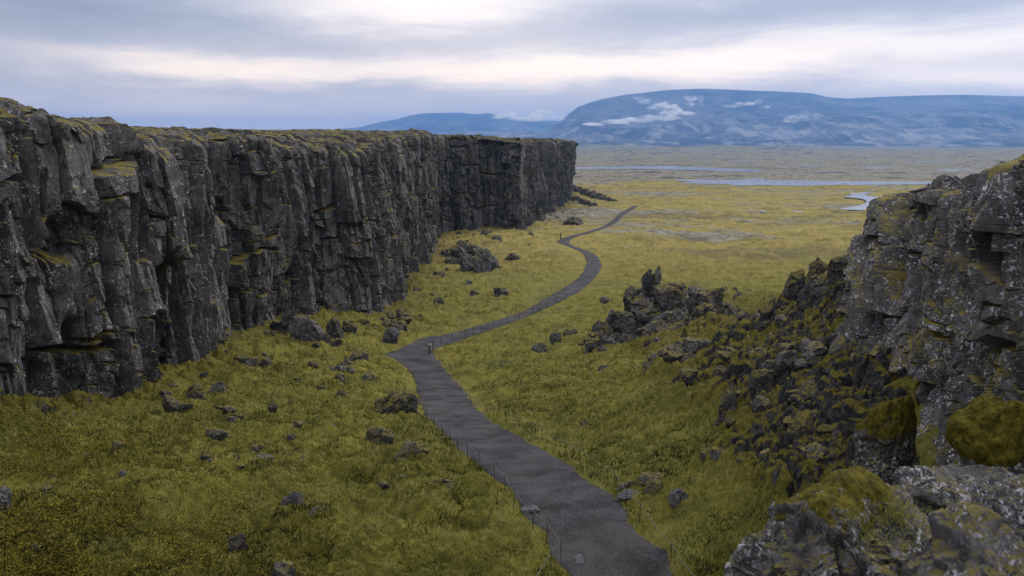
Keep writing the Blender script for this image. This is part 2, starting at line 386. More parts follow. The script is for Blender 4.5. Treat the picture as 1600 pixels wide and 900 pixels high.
def ground_material():
    m, t, b = new_mat('ground moss and grass', 0.97)
    b.inputs['Specular IOR Level'].default_value = 0.12
    g = t.new('ShaderNodeNewGeometry'); pos = g.outputs['Position']
    at = lambda n: t.new('ShaderNodeAttribute', attribute_name=n).outputs['Fac']
    rocky, heath, lava = at('rocky'), at('heath'), at('lava')
    big = t.noise(pos, 0.035, 5, 0.6, 0.4); mid = t.noise(pos, 0.35, 5, 0.62, 0.6); fine = t.noise(pos, 4.0, 6, 0.72, 0.3)
    str_ = t.noise(t.mapping(pos, (1, 0.45, 1)), 1.3, 5, 0.7, 1.2)
    f = t.math('ADD', t.math('MULTIPLY', mid, 0.5), t.math('ADD', t.math('MULTIPLY', fine, 0.45), t.math('MULTIPLY', str_, 0.4)))
    col = t.mix(t.ramp(f, 0.48, 0.88), (0.046, 0.044, 0.007), (0.22, 0.196, 0.036))
    col = t.mix(t.math('MULTIPLY', t.ramp(big, 0.42, 0.64), 0.45), col, (0.115, 0.125, 0.028))   # greener sward
    straw = t.math('MULTIPLY', t.ramp(t.noise(pos, 1.1, 6, 0.7, 0.8), 0.52, 0.70), 0.5)
    col = t.mix(straw, col, (0.235, 0.19, 0.065))                                              # dry straw
    col = t.mix(t.math('MULTIPLY', t.ramp(heath, 0.0, 0.5), 0.62), col, t.mix(t.ramp(f, 0.5, 0.8), (0.21, 0.168, 0.036), (0.37, 0.29, 0.095)))   # colour made paler with distance over the plain
    ol = t.math('MULTIPLY', t.ramp(t.noise(pos, 0.11, 7, 0.72, 0.9), 0.50, 0.60), t.ramp(heath, 0.05, 0.4, 0.0, 0.75))
    col = t.mix(ol, col, (0.115, 0.098, 0.026))                                               # darker olive hollows
    # grey heath and woolly moss on the plain
    hn = t.noise(t.mapping(pos, (0.6, 1, 1)), 0.028, 8, 0.68, 0.8)
    hf_ = t.math('MULTIPLY', t.ramp(t.math('ADD', hn, t.math('MULTIPLY', t.math('SUBTRACT', heath, 0.5), 0.42)), 0.515, 0.575), 0.8)
    hcol = t.mix(t.ramp(t.noise(pos, 0.25, 6, 0.7), 0.35, 0.65), (0.060, 0.059, 0.052), (0.27, 0.262, 0.23))
    col = t.mix(hf_, col, hcol)
    dn = t.ramp(t.noise(t.mapping(pos, (0.4, 1, 1), (50, 9, 0)), 0.045, 8, 0.72, 0.7), 0.54, 0.59)
    dk = t.math('MULTIPLY', dn, t.math('MULTIPLY_ADD', heath, 1.1, t.math('MULTIPLY', lava, 0.2)), 0, True)
    col = t.mix(dk, col, (0.050, 0.048, 0.044))                                                # outcropping lava
    # bare rock where the talus is steep
    sep = t.new('ShaderNodeSeparateXYZ'); t.l.new(g.outputs['Normal'], sep.inputs[0])
    rn = t.noise(pos, 1.3, 4, 0.6)
    st = t.math('SUBTRACT', t.math('ADD', rocky, t.math('MULTIPLY', t.math('SUBTRACT', rn, 0.5), 0.9)), sep.outputs[2])
    rf = t.math('MULTIPLY', t.ramp(st, 0.20, 0.36), t.ramp(rocky, 0.1, 0.4))
    rc = t.mix(t.ramp(t.noise(pos, 5, 5, 0.65), 0.4, 0.7), (0.013, 0.013, 0.013), (0.075, 0.073, 0.073))
    mossy = t.mix(t.ramp(fine, 0.35, 0.68), (0.040, 0.034, 0.005), (0.150, 0.122, 0.018))
    col = t.mix(t.math('MULTIPLY', rocky, 0.8), col, mossy)
    col = t.mix(rf, col, rc)
    t.l.new(col, b.inputs['Base Color'])
    bn = t.new('ShaderNodeBump'); bn.inputs['Strength'].default_value = 1.0; bn.inputs['Distance'].default_value = 0.09
    t.l.new(t.math('ADD', t.noise(pos, 7, 5, 0.75), t.math('MULTIPLY', fine, 0.8)), bn.inputs['Height'])
    t.l.new(bn.outputs[0], b.inputs['Normal'])
    return m
M['ground'] = ground_material()

def path_material():
    m, t, b = new_mat('damp gravel', 0.9)
    b.inputs['Specular IOR Level'].default_value = 0.15
    pos = t.new('ShaderNodeNewGeometry').outputs['Position']
    n = t.noise(pos, 0.7, 6, 0.65, 0.5); f = t.noise(pos, 14, 5, 0.75); w = t.noise(t.mapping(pos, (1, 0.6, 1)), 0.28, 4, 0.6, 0.8)
    col = t.mix(t.ramp(t.math('ADD', n, t.math('MULTIPLY', f, 1.1)), 0.80, 1.28), (0.014, 0.0135, 0.015), (0.078, 0.076, 0.080))
    col = t.mix(t.math('MULTIPLY', t.ramp(w, 0.5, 0.7), 0.35), col, (0.078, 0.070, 0.062))
    peb = t.ramp(t.noise(pos, 24, 2, 0.5), 0.66, 0.74)
    col = t.mix(t.math('MULTIPLY', peb, 0.5), col, (0.15, 0.145, 0.14))
    t.l.new(col, b.inputs['Base Color']); t.put(b.inputs['Roughness'], t.ramp(w, 0.35, 0.6, 0.95, 0.85))
    bn = t.new('ShaderNodeBump'); bn.inputs['Strength'].default_value = 1.0; bn.inputs['Distance'].default_value = 0.06
    t.l.new(t.math('ADD', f, t.math('MULTIPLY', n, 1.5)), bn.inputs['Height']); t.l.new(bn.outputs[0], b.inputs['Normal'])
    return m
M['path'] = path_material()

def blade_material(name, cols):
    m, t, b = new_mat(name, 0.9)
    b.inputs['Specular IOR Level'].default_value = 0.08
    a = t.new('ShaderNodeAttribute', attribute_name='tone').outputs['Fac']
    cr = t.new('ShaderNodeValToRGB'); t.l.new(a, cr.inputs[0]); e = cr.color_ramp.elements
    e[0].color = cols[0] + (1,); e[1].color = cols[-1] + (1,)
    for i, c in enumerate(cols[1:-1]): e.new((i + 1) / (len(cols) - 1)).color = c + (1,)
    t.l.new(cr.outputs[0], b.inputs['Base Color'])
    return m
M['grass'] = blade_material('grass blades', [(0.016, 0.017, 0.004), (0.064, 0.069, 0.013), (0.125, 0.134, 0.024), (0.220, 0.195, 0.034), (0.43, 0.365, 0.13)])
M['leaf'] = blade_material('shrub leaves', [(0.030, 0.030, 0.006), (0.09, 0.078, 0.010), (0.24, 0.185, 0.022), (0.32, 0.24, 0.04)])

def simple(name, col, rough=0.7, metal=0.0):
    m, t, b = new_mat(name, rough); pos = t.new('ShaderNodeNewGeometry').outputs['Position']
    n = t.noise(pos, 25, 4, 0.6)
    t.l.new(t.mix(t.ramp(n, 0.3, 0.7), tuple(c * 0.7 for c in col), tuple(min(1, c * 1.25) for c in col)), b.inputs['Base Color'])
    b.inputs['Metallic'].default_value = metal
    return m
M['iron'] = simple('dark iron post', (0.035, 0.032, 0.030)); M['rope'] = simple('weathered rope', (0.13, 0.125, 0.12), 0.9)
M['wood'] = simple('dark timber', (0.045, 0.038, 0.03)); M['plate'] = simple('pale sign plate', (0.18, 0.17, 0.14))

def water_material():
    m, t, b = new_mat('river water', 0.12)
    b.inputs['Base Color'].default_value = (0.05, 0.065, 0.085, 1); b.inputs['Specular IOR Level'].default_value = 0.5; b.inputs['IOR'].default_value = 1.33
    pos = t.new('ShaderNodeNewGeometry').outputs['Position']
    bn = t.new('ShaderNodeBump'); bn.inputs['Strength'].default_value = 0.08; bn.inputs['Distance'].default_value = 0.3
    t.l.new(t.noise(t.mapping(pos, (0.4, 1, 1)), 0.25, 4, 0.6), bn.inputs['Height']); t.l.new(bn.outputs[0], b.inputs['Normal'])
    return m
M['water'] = water_material()

# ------------------------------------------------------------------ path, measured edge to edge
path_px = [((905, 925), (1062, 925)), ((898, 900), (1052, 900)), ((886, 880), (1047, 882)), ((862, 862), (1040, 866)), ((855, 840), (1008, 845)), ((848, 818), (990, 822)),
           ((818, 800), (980, 803)), ((808, 780), (966, 785)), ((796, 757), (946, 765)), ((770, 739), (914, 750)), ((743, 720), (886, 727)),
           ((717, 705), (845, 701)), ((698, 684), (806, 679)), ((680, 664), (767, 657)), ((667, 645), (738, 633)), ((658, 620), (720, 609)),
           ((653, 597), (704, 590)), ((642, 580), (692, 576)), ((625, 565), (681, 562)), ((606, 554), (673, 551)), ((640, 538), (680, 545)), ((668, 526), (694, 538)),
           ((690, 524), (713, 532)), ((740, 511), (742, 522)), ((789, 496), (798, 503)), ((817, 487), (827, 492)), ((846, 470.5), (864, 475)),
           ((874, 454.5), (886, 464)), ((897, 440), (906, 453)), ((910, 428), (925, 437)), ((916, 416), (935, 424)), ((917, 407), (938, 411)),
           ((912, 397), (929, 397.5)), ((900, 390), (912, 390)), ((885, 384.5), (895, 384)), ((873, 378), (888, 379.5)), ((877, 373), (893, 373)),
           ((895, 367.8), (912, 366.5)), ((921, 361), (937, 359)), ((943, 353.5), (961, 348.5)), ((959, 342), (973, 337.5)), ((969, 333), (983, 330)),
           ((989, 321), (996, 322)), ((984, 317), (990, 316)), ((966, 311.5), (970, 311))]
pl = np.array([hit(*a) for a, b in path_px]); pr = np.array([hit(*b) for a, b in path_px])
NP = 1500
PL, PR = catmull(pl, NP), catmull(pr, NP)
PC = (PL + PR) / 2; PHW = np.linalg.norm((PL - PR)[:, :2], axis=1) / 2
def path_dist(x, y):
    """distance outside the edge of the path (negative on it)"""
    d = np.full(x.shape, 50.0)
    m = (y < 430) & (np.abs(x) < 60) & (y > 15); xs, ys = x[m], y[m]; best = np.full(xs.shape, 50.0)
    idx = np.arange(0, NP, 5)
    for a, b in zip(idx[:-1], idx[1:]):
        ax, ay, bx, by = PC[a, 0], PC[a, 1], PC[b, 0], PC[b, 1]; L2 = (bx - ax) ** 2 + (by - ay) ** 2 + 1e-9
        near = (ys > min(ay, by) - 12) & (ys < max(ay, by) + 12)
        xx, yy = xs[near], ys[near]
        t = np.clip(((xx - ax) * (bx - ax) + (yy - ay) * (by - ay)) / L2, 0, 1)
        q = np.hypot(xx - ax - t * (bx - ax), yy - ay - t * (by - ay)) - (PHW[a] + PHW[b]) / 2
        best[near] = np.minimum(best[near], q)
    d[m] = best
    return d

# ------------------------------------------------------------------ terrain
# wall line of the western cliff, needed to know where its talus lies: base column, base row, distance, rim row, crown row
wall = [(-420, 800, 26, 60, 55), (-200, 705, 32, 120, 115), (-20, 650, 39.5, 158, 152), (60, 652, 41, 172, 165), (75, 632, 44, 176, 172), (200, 622, 47.7, 196, 189), (213, 598, 53, 205, 191), (270, 590, 54.5, 232, 191),
        (330, 581, 57, 229, 190), (343, 522, 77, 216, 197), (430, 510, 82, 210, 202), (500, 494, 90, 232, 206), (588, 499, 95.5, 240, 205),
        (600, 490, 100, 226, 206), (640, 433, 141, 214, 206), (675, 402, 168, 208, 207), (679, 368, 226, 214, 211), (760, 359, 234, 214, 212),
        (817, 363, 229, 221, 217), (850, 339, 288, 221, 218), (884, 319, 342, 220, 217), (892, 303, 400, 223, 220), (880, 300, 440, 223, 220), (800, 300, 455, 223, 220)]
wb = np.array([P(a, b, c) for a, b, c, d, e in wall])
def wall_x(y):
    k = np.argsort(wb[:22, 1]); return np.interp(y, wb[:22, 1][k], wb[:22, 0][k])

def rocky_mask(x, y):
    """the talus under the eastern cliff and round the outcrop, and a little along the western wall"""
    k = P([1060, 1000, 1050, 1110, 1130, 1180, 1260, 1300], [565, 520, 540, 600, 640, 560, 600, 480], [60, 72, 66, 44, 36, 44, 34, 44])
    r = np.zeros(x.shape)
    for (cx, cy, rx, ry, a) in ((12.2, 41, 6.0, 13, 1.0), (9.6, 30, 3.4, 5.5, 1.0), (17, 52, 7, 13, 1.0), (13.2, 66, 6.5, 9, 0.9), (21, 84, 9, 22, 0.75), (8.6, 70, 2.5, 6, 0.5), (9.4, 48, 2.8, 7, .55)):
        q = np.sqrt(((x - cx) / rx) ** 2 + ((y - cy) / ry) ** 2); r = np.maximum(r, a * (1 - sstep(0.7, 1.12, q)))
    dw = x - wall_x(y)
    r = np.maximum(r, 0.62 * (1 - sstep(0.8, 3.8, dw)) * (y < 420))
    n = fbm(x * 0.25, y * 0.25, oct=3, seed=3)
    return np.clip(r + n * 0.35 * (r > 0.02), 0, 1)
def ground_z(x, y, full=True):
    z = gz(x, y); d = path_dist(x, y)
    near = 1 - sstep(0.0, 1.0, -d + 1.0) ; keep = sstep(0.0, 1.6, d)
    rk = rocky_mask(x, y) * sstep(0.5, 3, d)
    fade = 1 - sstep(350, 900, y)
    hum = fbm(x * 0.16, y * 0.16, oct=3, seed=11) * 0.55 * sstep(1.5, 9, d)
    tus = (fbm(x * 0.9, y * 0.9, oct=4, seed=23, gain=0.6)) * 0.42
    f1, f2, h, dx, dy = vor2(x * 1.1 + 0.6 * tus, y * 0.8, seed=31)
    tuft = (np.sqrt(np.clip(1 - f1 * f1 * 1.3, 0, 1)) * (0.25 + 0.75 * hf(h, 3))) * 0.36
    f1b, _, hb, _, _ = vor2(x * 3.3, y * 2.6, seed=37)
    tuft = tuft + (1 - f1b) * 0.07 * hf(hb, 2) + 0.05 * fbm(x * 5, y * 5, oct=3, seed=44)
    z = z + (hum + (tus + tuft) * fade) * keep
    # talus: cushions and buried blocks
    wx, wy = x + 0.3 * vn(x * 1.7, y * 1.7, seed=51), y + 0.3 * vn(x * 1.7, y * 1.7, seed=52)
    a1, a2, ha, ax_, ay_ = vor2(wx / 1.5, wy / 1.7, seed=61)
    b1, b2, hb2, bx_, by_ = vor2(wx / 0.62, wy / 0.7, seed=67)
    lump = (0.15 + hf(ha, 4) ** 1.3) * 0.85 * np.clip((a2 - a1) * 2.6, 0, 1) ** 0.5 + (ax_ * (hf(ha, 6) - 0.5) + ay_ * (hf(ha, 7) - 0.5)) * 0.5
    lump = lump + (0.1 + hf(hb2, 4)) * 0.34 * np.clip((b2 - b1) * 2.6, 0, 1) ** 0.5 + 0.10 * fbm(x * 3, y * 3, oct=4, seed=71)
    z = z + rk * lump * 0.8 * (1 - 0.4 * sstep(50, 72, y)) + 0.4 * np.exp(-((x - 11.6) / 4.5) ** 2 - ((y - 73) / 6.5) ** 2)
    rk = np.maximum(rk, 0.80 * np.exp(-((x - 12.2) / 6.5) ** 2 - ((y - 71) / 8) ** 2))
    # bank of turf beside the path, path bed itself
    z = z + 0.10 * np.exp(-((d - 0.35) / 0.3) ** 2) * (y < 140) - 0.07 * (1 - sstep(-0.3, 0.05, d)) * (d < 10)
    # low swells and lava ridges out on the plain
    pl_ = sstep(240, 420, y)
    z = z + sstep(95, 190, y) * keep * (0.55 * np.clip(fbm(x / 13, y / 16, oct=4, seed=85, ridged=True), 0, 1) ** 1.5 + 0.25 * fbm(x / 5, y / 7, oct=3, seed=86)) * (1 - sstep(600, 1200, y))
    sw = fbm(x / 60, y / 60, oct=4, seed=81, ridged=True)
    z = z + pl_ * np.clip(sw, 0, 1) * 0.9 * (1 + sstep(900, 2500, y) * 4)
    far = sstep(1500, 2600, y)
    z = z + far * np.clip(fbm(x / 420, y / 300, oct=4, seed=91), -0.1, 1) * 11
    return z, d, rk

# water: outlines on the plain (they lie at height zero)
def flat_hit(u, v): p = P(u, v, CAMZ * F_PX / (v - HOR)); return (p[0], p[1])
def flat_pt(u, v):
    dy = (CY - v) / F_PX; t = CAMZ / (sp - dy * cp); return ((u - CX) / F_PX * t, t * (cp + dy * sp))
waters = [('river', [(886, 262), (950, 260.6), (1025, 259.6), (1080, 261), (1119, 262.6), (1165, 265), (1196, 266.6), (1190, 268.4), (1150, 268.6), (1100, 266.8), (1062, 265.6), (1000, 264.4), (950, 264.2), (886, 264.6)]),
          ('river', [(1055, 281.5), (1100, 281), (1150, 281.2), (1185, 279.4), (1195, 279.6), (1200, 281.8), (1287, 283), (1400, 284.2), (1523, 285), (1640, 286), (1640, 289.5), (1523, 288.6), (1400, 289.2), (1330, 289.8), (1250, 291), (1190, 290.2), (1150, 290.4), (1137, 288.6), (1100, 287.6), (1062, 286.4), (1085, 285), (1060, 283.4)]),
          ('river', [(1325, 303), (1345, 301.4), (1366, 301.8), (1352, 304.5), (1362, 307.6), (1390, 309.5), (1440, 310.5), (1520, 312), (1520, 326), (1440, 329), (1396, 330), (1344, 329.6), (1312, 327), (1330, 324), (1347, 320.5), (1354, 316.5), (1346, 311.5), (1318, 308.5), (1330, 306)]),
          ('pond', [(1186, 331), (1192, 330), (1199, 331), (1192, 332.2)]),
          ('pond', [(1236, 331), (1246, 330.3), (1262, 331.4), (1246, 332.2)]),
          ('pond', [(1240, 259), (1262, 258), (1290, 258.6), (1264, 260)]),
          ('pond', [(1330, 262.4), (1362, 261.4), (1400, 262.2), (1366, 263.8)]),
          ('pond', [(1452, 266), (1480, 265.2), (1530, 266.2), (1490, 267.6)]),
          ('pond', [(1410, 253), (1450, 252.3), (1490, 253), (1450, 254)]),
          ('pond', [(1130, 252), (1160, 251.5), (1190, 252.1), (1160, 252.8)])]
for k_, (u_, v_, w__, h__) in enumerate([(960, 268.5, 30, .5), (1010, 256, 26, .35), (1085, 274, 34, .5), (1230, 262.5, 30, .5), (1290, 268, 36, .6), (1380, 257, 30, .4), (1420, 270, 30, .5), (1300, 249, 40, .3), (1480, 248, 40, .3), (1200, 246, 26, .25), (1100, 249, 30, .3), (1535, 259, 30, .4)]):
    rg = random.Random(k_); waters.append(('pond', [(u_ + w__ * math.cos(a_) * rg.uniform(.5, 1), v_ + h__ * math.sin(a_) * rg.uniform(.4, 1)) for a_ in [2 * math.pi * i_ / 9 for i_ in range(9)]]))
wpoly = [np.array([flat_pt(*q) for q in pts]) for n, pts in waters]
def in_poly(x, y, poly):
    ins = np.zeros(x.shape, bool); n = len(poly)
    for i in range(n):
        x1, y1 = poly[i]; x2, y2 = poly[(i + 1) % n]
        c = ((y1 > y) != (y2 > y)) & (x < (x2 - x1) * (y - y1) / (y2 - y1 + 1e-12) + x1); ins ^= c
    return ins

def build_terrain():
    nc = 1500; az = np.linspace(-R(40), R(40), nc)
    az = np.concatenate([np.linspace(-R(80), -R(40.3), 60), az, np.linspace(R(40.3), R(80), 60)]); nc = len(az)
    r1 = np.linspace(3, 20, 30)[:-1]; k = np.linspace(1 / 20, 1 / 420, 820); r2 = (1 / k)[:-1]
    r3 = np.exp(np.linspace(math.log(420), math.log(6500), 330)); r4 = np.exp(np.linspace(math.log(6700), math.log(42000), 14))
    r = np.concatenate([r1, r2, r3, r4]); nr = len(r)
    A, Rr = np.meshgrid(az, r); X, Y = Rr * np.sin(A), Rr * np.cos(A)
    x, y = X.ravel(), Y.ravel()
    z, d, rk = ground_z(x, y)
    for poly in wpoly:
        c0, c1 = poly.min(0), poly.max(0); w_ = np.maximum((c1 - c0) * 0.06, 4)
        m = (x > c0[0] - w_[0]) & (x < c1[0] + w_[0]) & (y > c0[1] - w_[1]) & (y < c1[1] + w_[1])
        idx = np.nonzero(m)[0]; z[idx] = np.minimum(z[idx], 0.15)
        ii = idx[in_poly(x[idx], y[idx], poly)]; z[ii] = -0.3
    bump = np.exp(-(((x - 700) / 260) ** 2 + ((y - 3000) / 220) ** 2)) * 12 + np.exp(-(((x + 0) / 500) ** 2 + ((y - 3900) / 220) ** 2)) * 13
    z = z + bump * (0.8 + 0.4 * vn(x / 60, y / 60, seed=5))
    heath = np.clip(sstep(90, 220, y) * 0.50 + sstep(460, 760, y) * 0.80, 0, 1.3)
    lava = sstep(600, 900, y)
    o = mesh_obj('ground', np.stack([x, y, z], -1), grid_faces(nr, nc), M['ground'], smooth=True, attrs=dict(rocky=rk, heath=heath, lava=lava))
    tag(o, 'yellow green mossy valley floor running out to a wide flat plain', kind='structure')
build_terrain()

for (nm, pts), poly in zip(waters, wpoly):
    c = np.array([catmull(np.vstack([poly, poly[:1]]), len(poly) * 6)])[0][:-1]
    bm = bmesh.new(); vs = [bm.verts.new((a, b, 0.22)) for a, b in c]; f = bm.faces.new(vs)
    bmesh.ops.triangulate(bm, faces=[f]); bm.normal_update()
    for f in bm.faces:
        if f.normal.z < 0: f.normal_flip()
    me = bpy.data.meshes.new(nm); bm.to_mesh(me); bm.free(); me.materials.append(M['water'])
    o = bpy.data.objects.new(nm, me); C.objects.link(o); tag(o, kind='structure')

# path ribbon
def build_path():
    na = 40; t = np.linspace(0, 1, na)[None, :]; s = np.concatenate([[0], np.cumsum(np.linalg.norm(np.diff(PC, axis=0), axis=1))])
    nl = 0.42 * fbm(s * 1.1, s * 0, oct=5, seed=5, gain=.62) / PHW; nr_ = 0.42 * fbm(s * 1.1, s * 0 + 40, oct=5, seed=6, gain=.62) / PHW
    tt = t * (1 + 0.10 + nl[:, None] * 0.5 + nr_[:, None] * 0.5) - 0.05 - nl[:, None] * 0.5
    X = PL[:, None, 0] * (1 - tt) + PR[:, None, 0] * tt; Y = PL[:, None, 1] * (1 - tt) + PR[:, None, 1] * tt
    Z = gz(X, Y) + 0.012 - 0.05 * np.clip(np.abs(t - 0.5) * 2 - 0.9, 0, 1) / 0.1 + 0.018 * fbm(X * 1.3, Y * 1.3, oct=4, seed=8) * (1 - sstep(60, 120, Y)) + 0.02 * sstep(60, 200, Y)
    o = mesh_obj('path', np.stack([X, Y, Z], -1).reshape(-1, 3), grid_faces(len(PC), na), M['path'], smooth=True)
    tag(o, 'dark grey gravel footpath winding down the valley', kind='structure')
build_path()

# ------------------------------------------------------------------ western cliff
def build_wall():
    b = np.array(wall, float); base = P(b[:, 0], b[:, 1], b[:, 2])
    rim = P(b[:, 0], b[:, 3], b[:, 2]); crown = P(b[:, 0], b[:, 4], b[:, 2] * 1.05)
    seg = np.linalg.norm(np.diff(base[:, :2], axis=0), axis=1); s = np.concatenate([[0], np.cumsum(seg)])
    # finer steps where the wall is near
    ss = []; p = 0.0
    while p < s[-1]:
        ss.append(p); Yh = np.interp(p, s, base[:, 1])
        step = max(0.045, Yh * 0.00105) if Yh < 200 else 0.16 + (Yh - 200) * 0.0008
        if p < s[2] - 2: step = 0.2
        p += step
    ss = np.array(ss); n = len(ss)
    bx, by, bz = [np.interp(ss, s, base[:, k]) for k in range(3)]
    rz, cz = np.interp(ss, s, rim[:, 2]), np.interp(ss, s, crown[:, 2])
    # smoothed outward normals
    fine = np.arange(0, s[-1], 0.25); fx, fy = np.interp(fine, s, base[:, 0]), np.interp(fine, s, base[:, 1])
    kz = np.exp(-np.linspace(-2.5, 2.5, 33) ** 2); kz /= kz.sum()
    pad = lambda a: np.convolve(np.pad(a, 16, mode='edge'), kz, 'valid')
    tx, ty = np.gradient(pad(fx)), np.gradient(pad(fy)); L = np.hypot(tx, ty) + 1e-9
    nx, ny = ty / L, -tx / L
    NX, NY = np.interp(ss, fine, nx), np.interp(ss, fine, ny)
    bx, by = np.interp(ss, fine, np.convolve(np.pad(fx, 3, mode='edge'), np.ones(7) / 7, 'valid')), np.interp(ss, fine, np.convolve(np.pad(fy, 3, mode='edge'), np.ones(7) / 7, 'valid'))
    nt = 430; t = np.linspace(0, 1, nt)[:, None]
    b0 = bz - 2.0
    rzn = rz + 0.45 * fbm(ss * 0.35, ss * 0, oct=3, seed=141) + 0.25 * columns(ss, ss * 0, 1.4, 50, 1.0, 0, 0.05, 0.0, 77)
    Hh = b0[None] + (rzn - b0)[None] * t
    S = np.broadcast_to(ss[None], Hh.shape); hh = Hh
    wS = S + 0.5 * fbm(S * 0.25, hh * 0.12, oct=2, seed=101) + 0.13 * fbm(S * 1.6, hh * 0.9, oct=3, seed=102)
    wH = hh + 0.7 * fbm(S * 0.5, hh * 0.5, oct=3, seed=103)
    lean = (S + hh * 0.10)
    flat = sstep(-.25, .25, fbm(S * 0.22, hh * 0.22, oct=3, seed=104)); flat2 = sstep(-.2, .3, fbm(S * 0.35 + 9, hh * 0.3, oct=3, seed=105))
    D = columns(wS + hh * 0.05, wH, 4.6, 13, 1.0, 1.2, 0.36, 2.3, 7, round_=0.35)
    D = D + columns(wS, wH, 1.6, 5.0, 0.46, 0.72, 0.18, 1.15, 17, round_=0.15)
    D = D + flat * columns(wS - hh * 0.04, wH, 0.7, 1.5, 0.17, 0.30, 0.09, 0.32, 19, round_=0.08)
    D = D + (0.25 + 0.75 * flat2) * shards(wS + hh * 0.1, wH, 0.85, 1.7, 0.10, 0.36, 0.04, 0.14, 27)
    D = D + 0.6 * flat2 * shards(wS - hh * 0.15, wH, 0.36, 0.6, 0.05, 0.14, 0.08, 0.04, 37)
    D = D + 0.06 * fbm(S * 1.2, hh * 0.5, oct=3, seed=111, gain=0.6) + 0.022 * fbm(S * 6, hh * 4, oct=3, seed=113, gain=.6)
    # deep clefts: position along the wall, half width, depth, lower and upper share of the height
    def at(u, Yv):      # arclength of the wall where it is seen at column u
        k = (800 + F_PX * bx / by); i = np.argmin(np.abs(k - u) + np.abs(by - Yv) * 2.0); return ss[i]
    for (u, Yv, w_, dep, lo, hi) in ((204, 49, 0.5, 2.6, 0.50, 1.3), (601, 100, 0.8, 3.2, 0.30, 0.80), (100, 44.6, 0.45, 1.3, 0.0, 0.35), (85, 44.2, 1.2, 1.1, 0.60, 0.66), (345, 78, 0.7, 1.5, 0.1, 0.7), (470, 86, 0.4, 1.6, 0.05, 0.5), (262, 58, 0.35, 1.2, 0.0, 0.6)):
        s0 = at(u, Yv); tt = t + 0 * S; wob = 0.25 * vn(hh * 0.8, hh * 0 + u, seed=9)
        D = D - dep * np.exp(-((S - s0 + wob) / w_) ** 4) * sstep(lo - .05, lo, tt) * (1 - sstep(hi, hi + 0.05, tt))
    # rounded shoulder at the rim, batter at the foot
    D = D - 0.4 * sstep(0.96, 1.0, t) ** 2 + 0.9 * (1 - sstep(0.0, 0.16, t)) - 0.5 * t
    far = sstep(150, 300, by)[None]; D = D * (1 + 0.3 * far) + far * columns(wS * 1.0 + 3, wH, 9, 25, 2.4, 0.8, 0.5, 1.6, 71, round_=2.0) + 0.5 * sstep(60, 110, by)[None] * columns(wS, wH, 3.0, 8, 0.8, 0.5, 0.3, 0.9, 73, round_=0.6)
    endf = sstep(0, 6, ss)[None]
    X = bx[None] + NX[None] * D * endf; Y = by[None] + NY[None] * D * endf; Z = Hh + 0.12 * fbm(S * 0.7, hh * 0.7, oct=2, seed=120)
    # plateau behind the rim: back from the edge, rising to the crown
    back = np.array([0.25, 0.55, 0.9, 1.3, 1.8, 2.3, 2.9, 3.5, 4.2, 5, 5.9, 7, 8.2, 9.6, 11, 13, 15.5, 18.5, 22, 27, 34, 45, 60, 80])
    back = np.concatenate([np.linspace(0.1, 14, 110), back[-9:]])[:, None]
    Dt = D[-1][None]
    px = bx[None] + NX[None] * (Dt - back * 0.4) - back * 0.75; py = by[None] + NY[None] * (Dt - back * 0.4) + back * 0.25
    up = sstep(0.3, 7.5, back)
    a1, a2, ha, ax_, ay_ = vor2(px / 1.3, py / 1.3, seed=131); c1, c2, hc, _, _ = vor2(px / 0.5, py / 0.5, seed=133)
    lump = hf(ha, 3) * (0.38 + 0.22 * sstep(48, 60, py)) * np.clip((a2 - a1) * 2.5, 0, 1) ** 0.5 + hf(hc, 3) * 0.18 * np.clip((c2 - c1) * 2.5, 0, 1) ** .5 + 0.22 * fbm(px * 0.5, py * 0.5, oct=4, seed=135)
    pz = Z[-1][None] * (1 - up) + (cz[None] - 0.12) * up + (lump - 0.1) * sstep(0, 0.8, back) * (1 - 0.45 * up) - sstep(14, 80, back) * 3.0 + 0.25 * fbm(px * .12, py * .12, oct=2, seed=136) * up
    X = np.vstack([X, px]); Y = np.vstack([Y, py]); Z = np.vstack([Z, pz])
    V = np.stack([X, Y, Z], -1).reshape(-1, 3)
    o = mesh_obj('rock_cliff', V, grid_faces(X.shape[0], n), M['cliff'], smooth=False)
    tag(o, 'long dark basalt cliff wall of fractured columns topped with yellow moss', kind='structure')
    print('wall', X.shape)
build_wall()

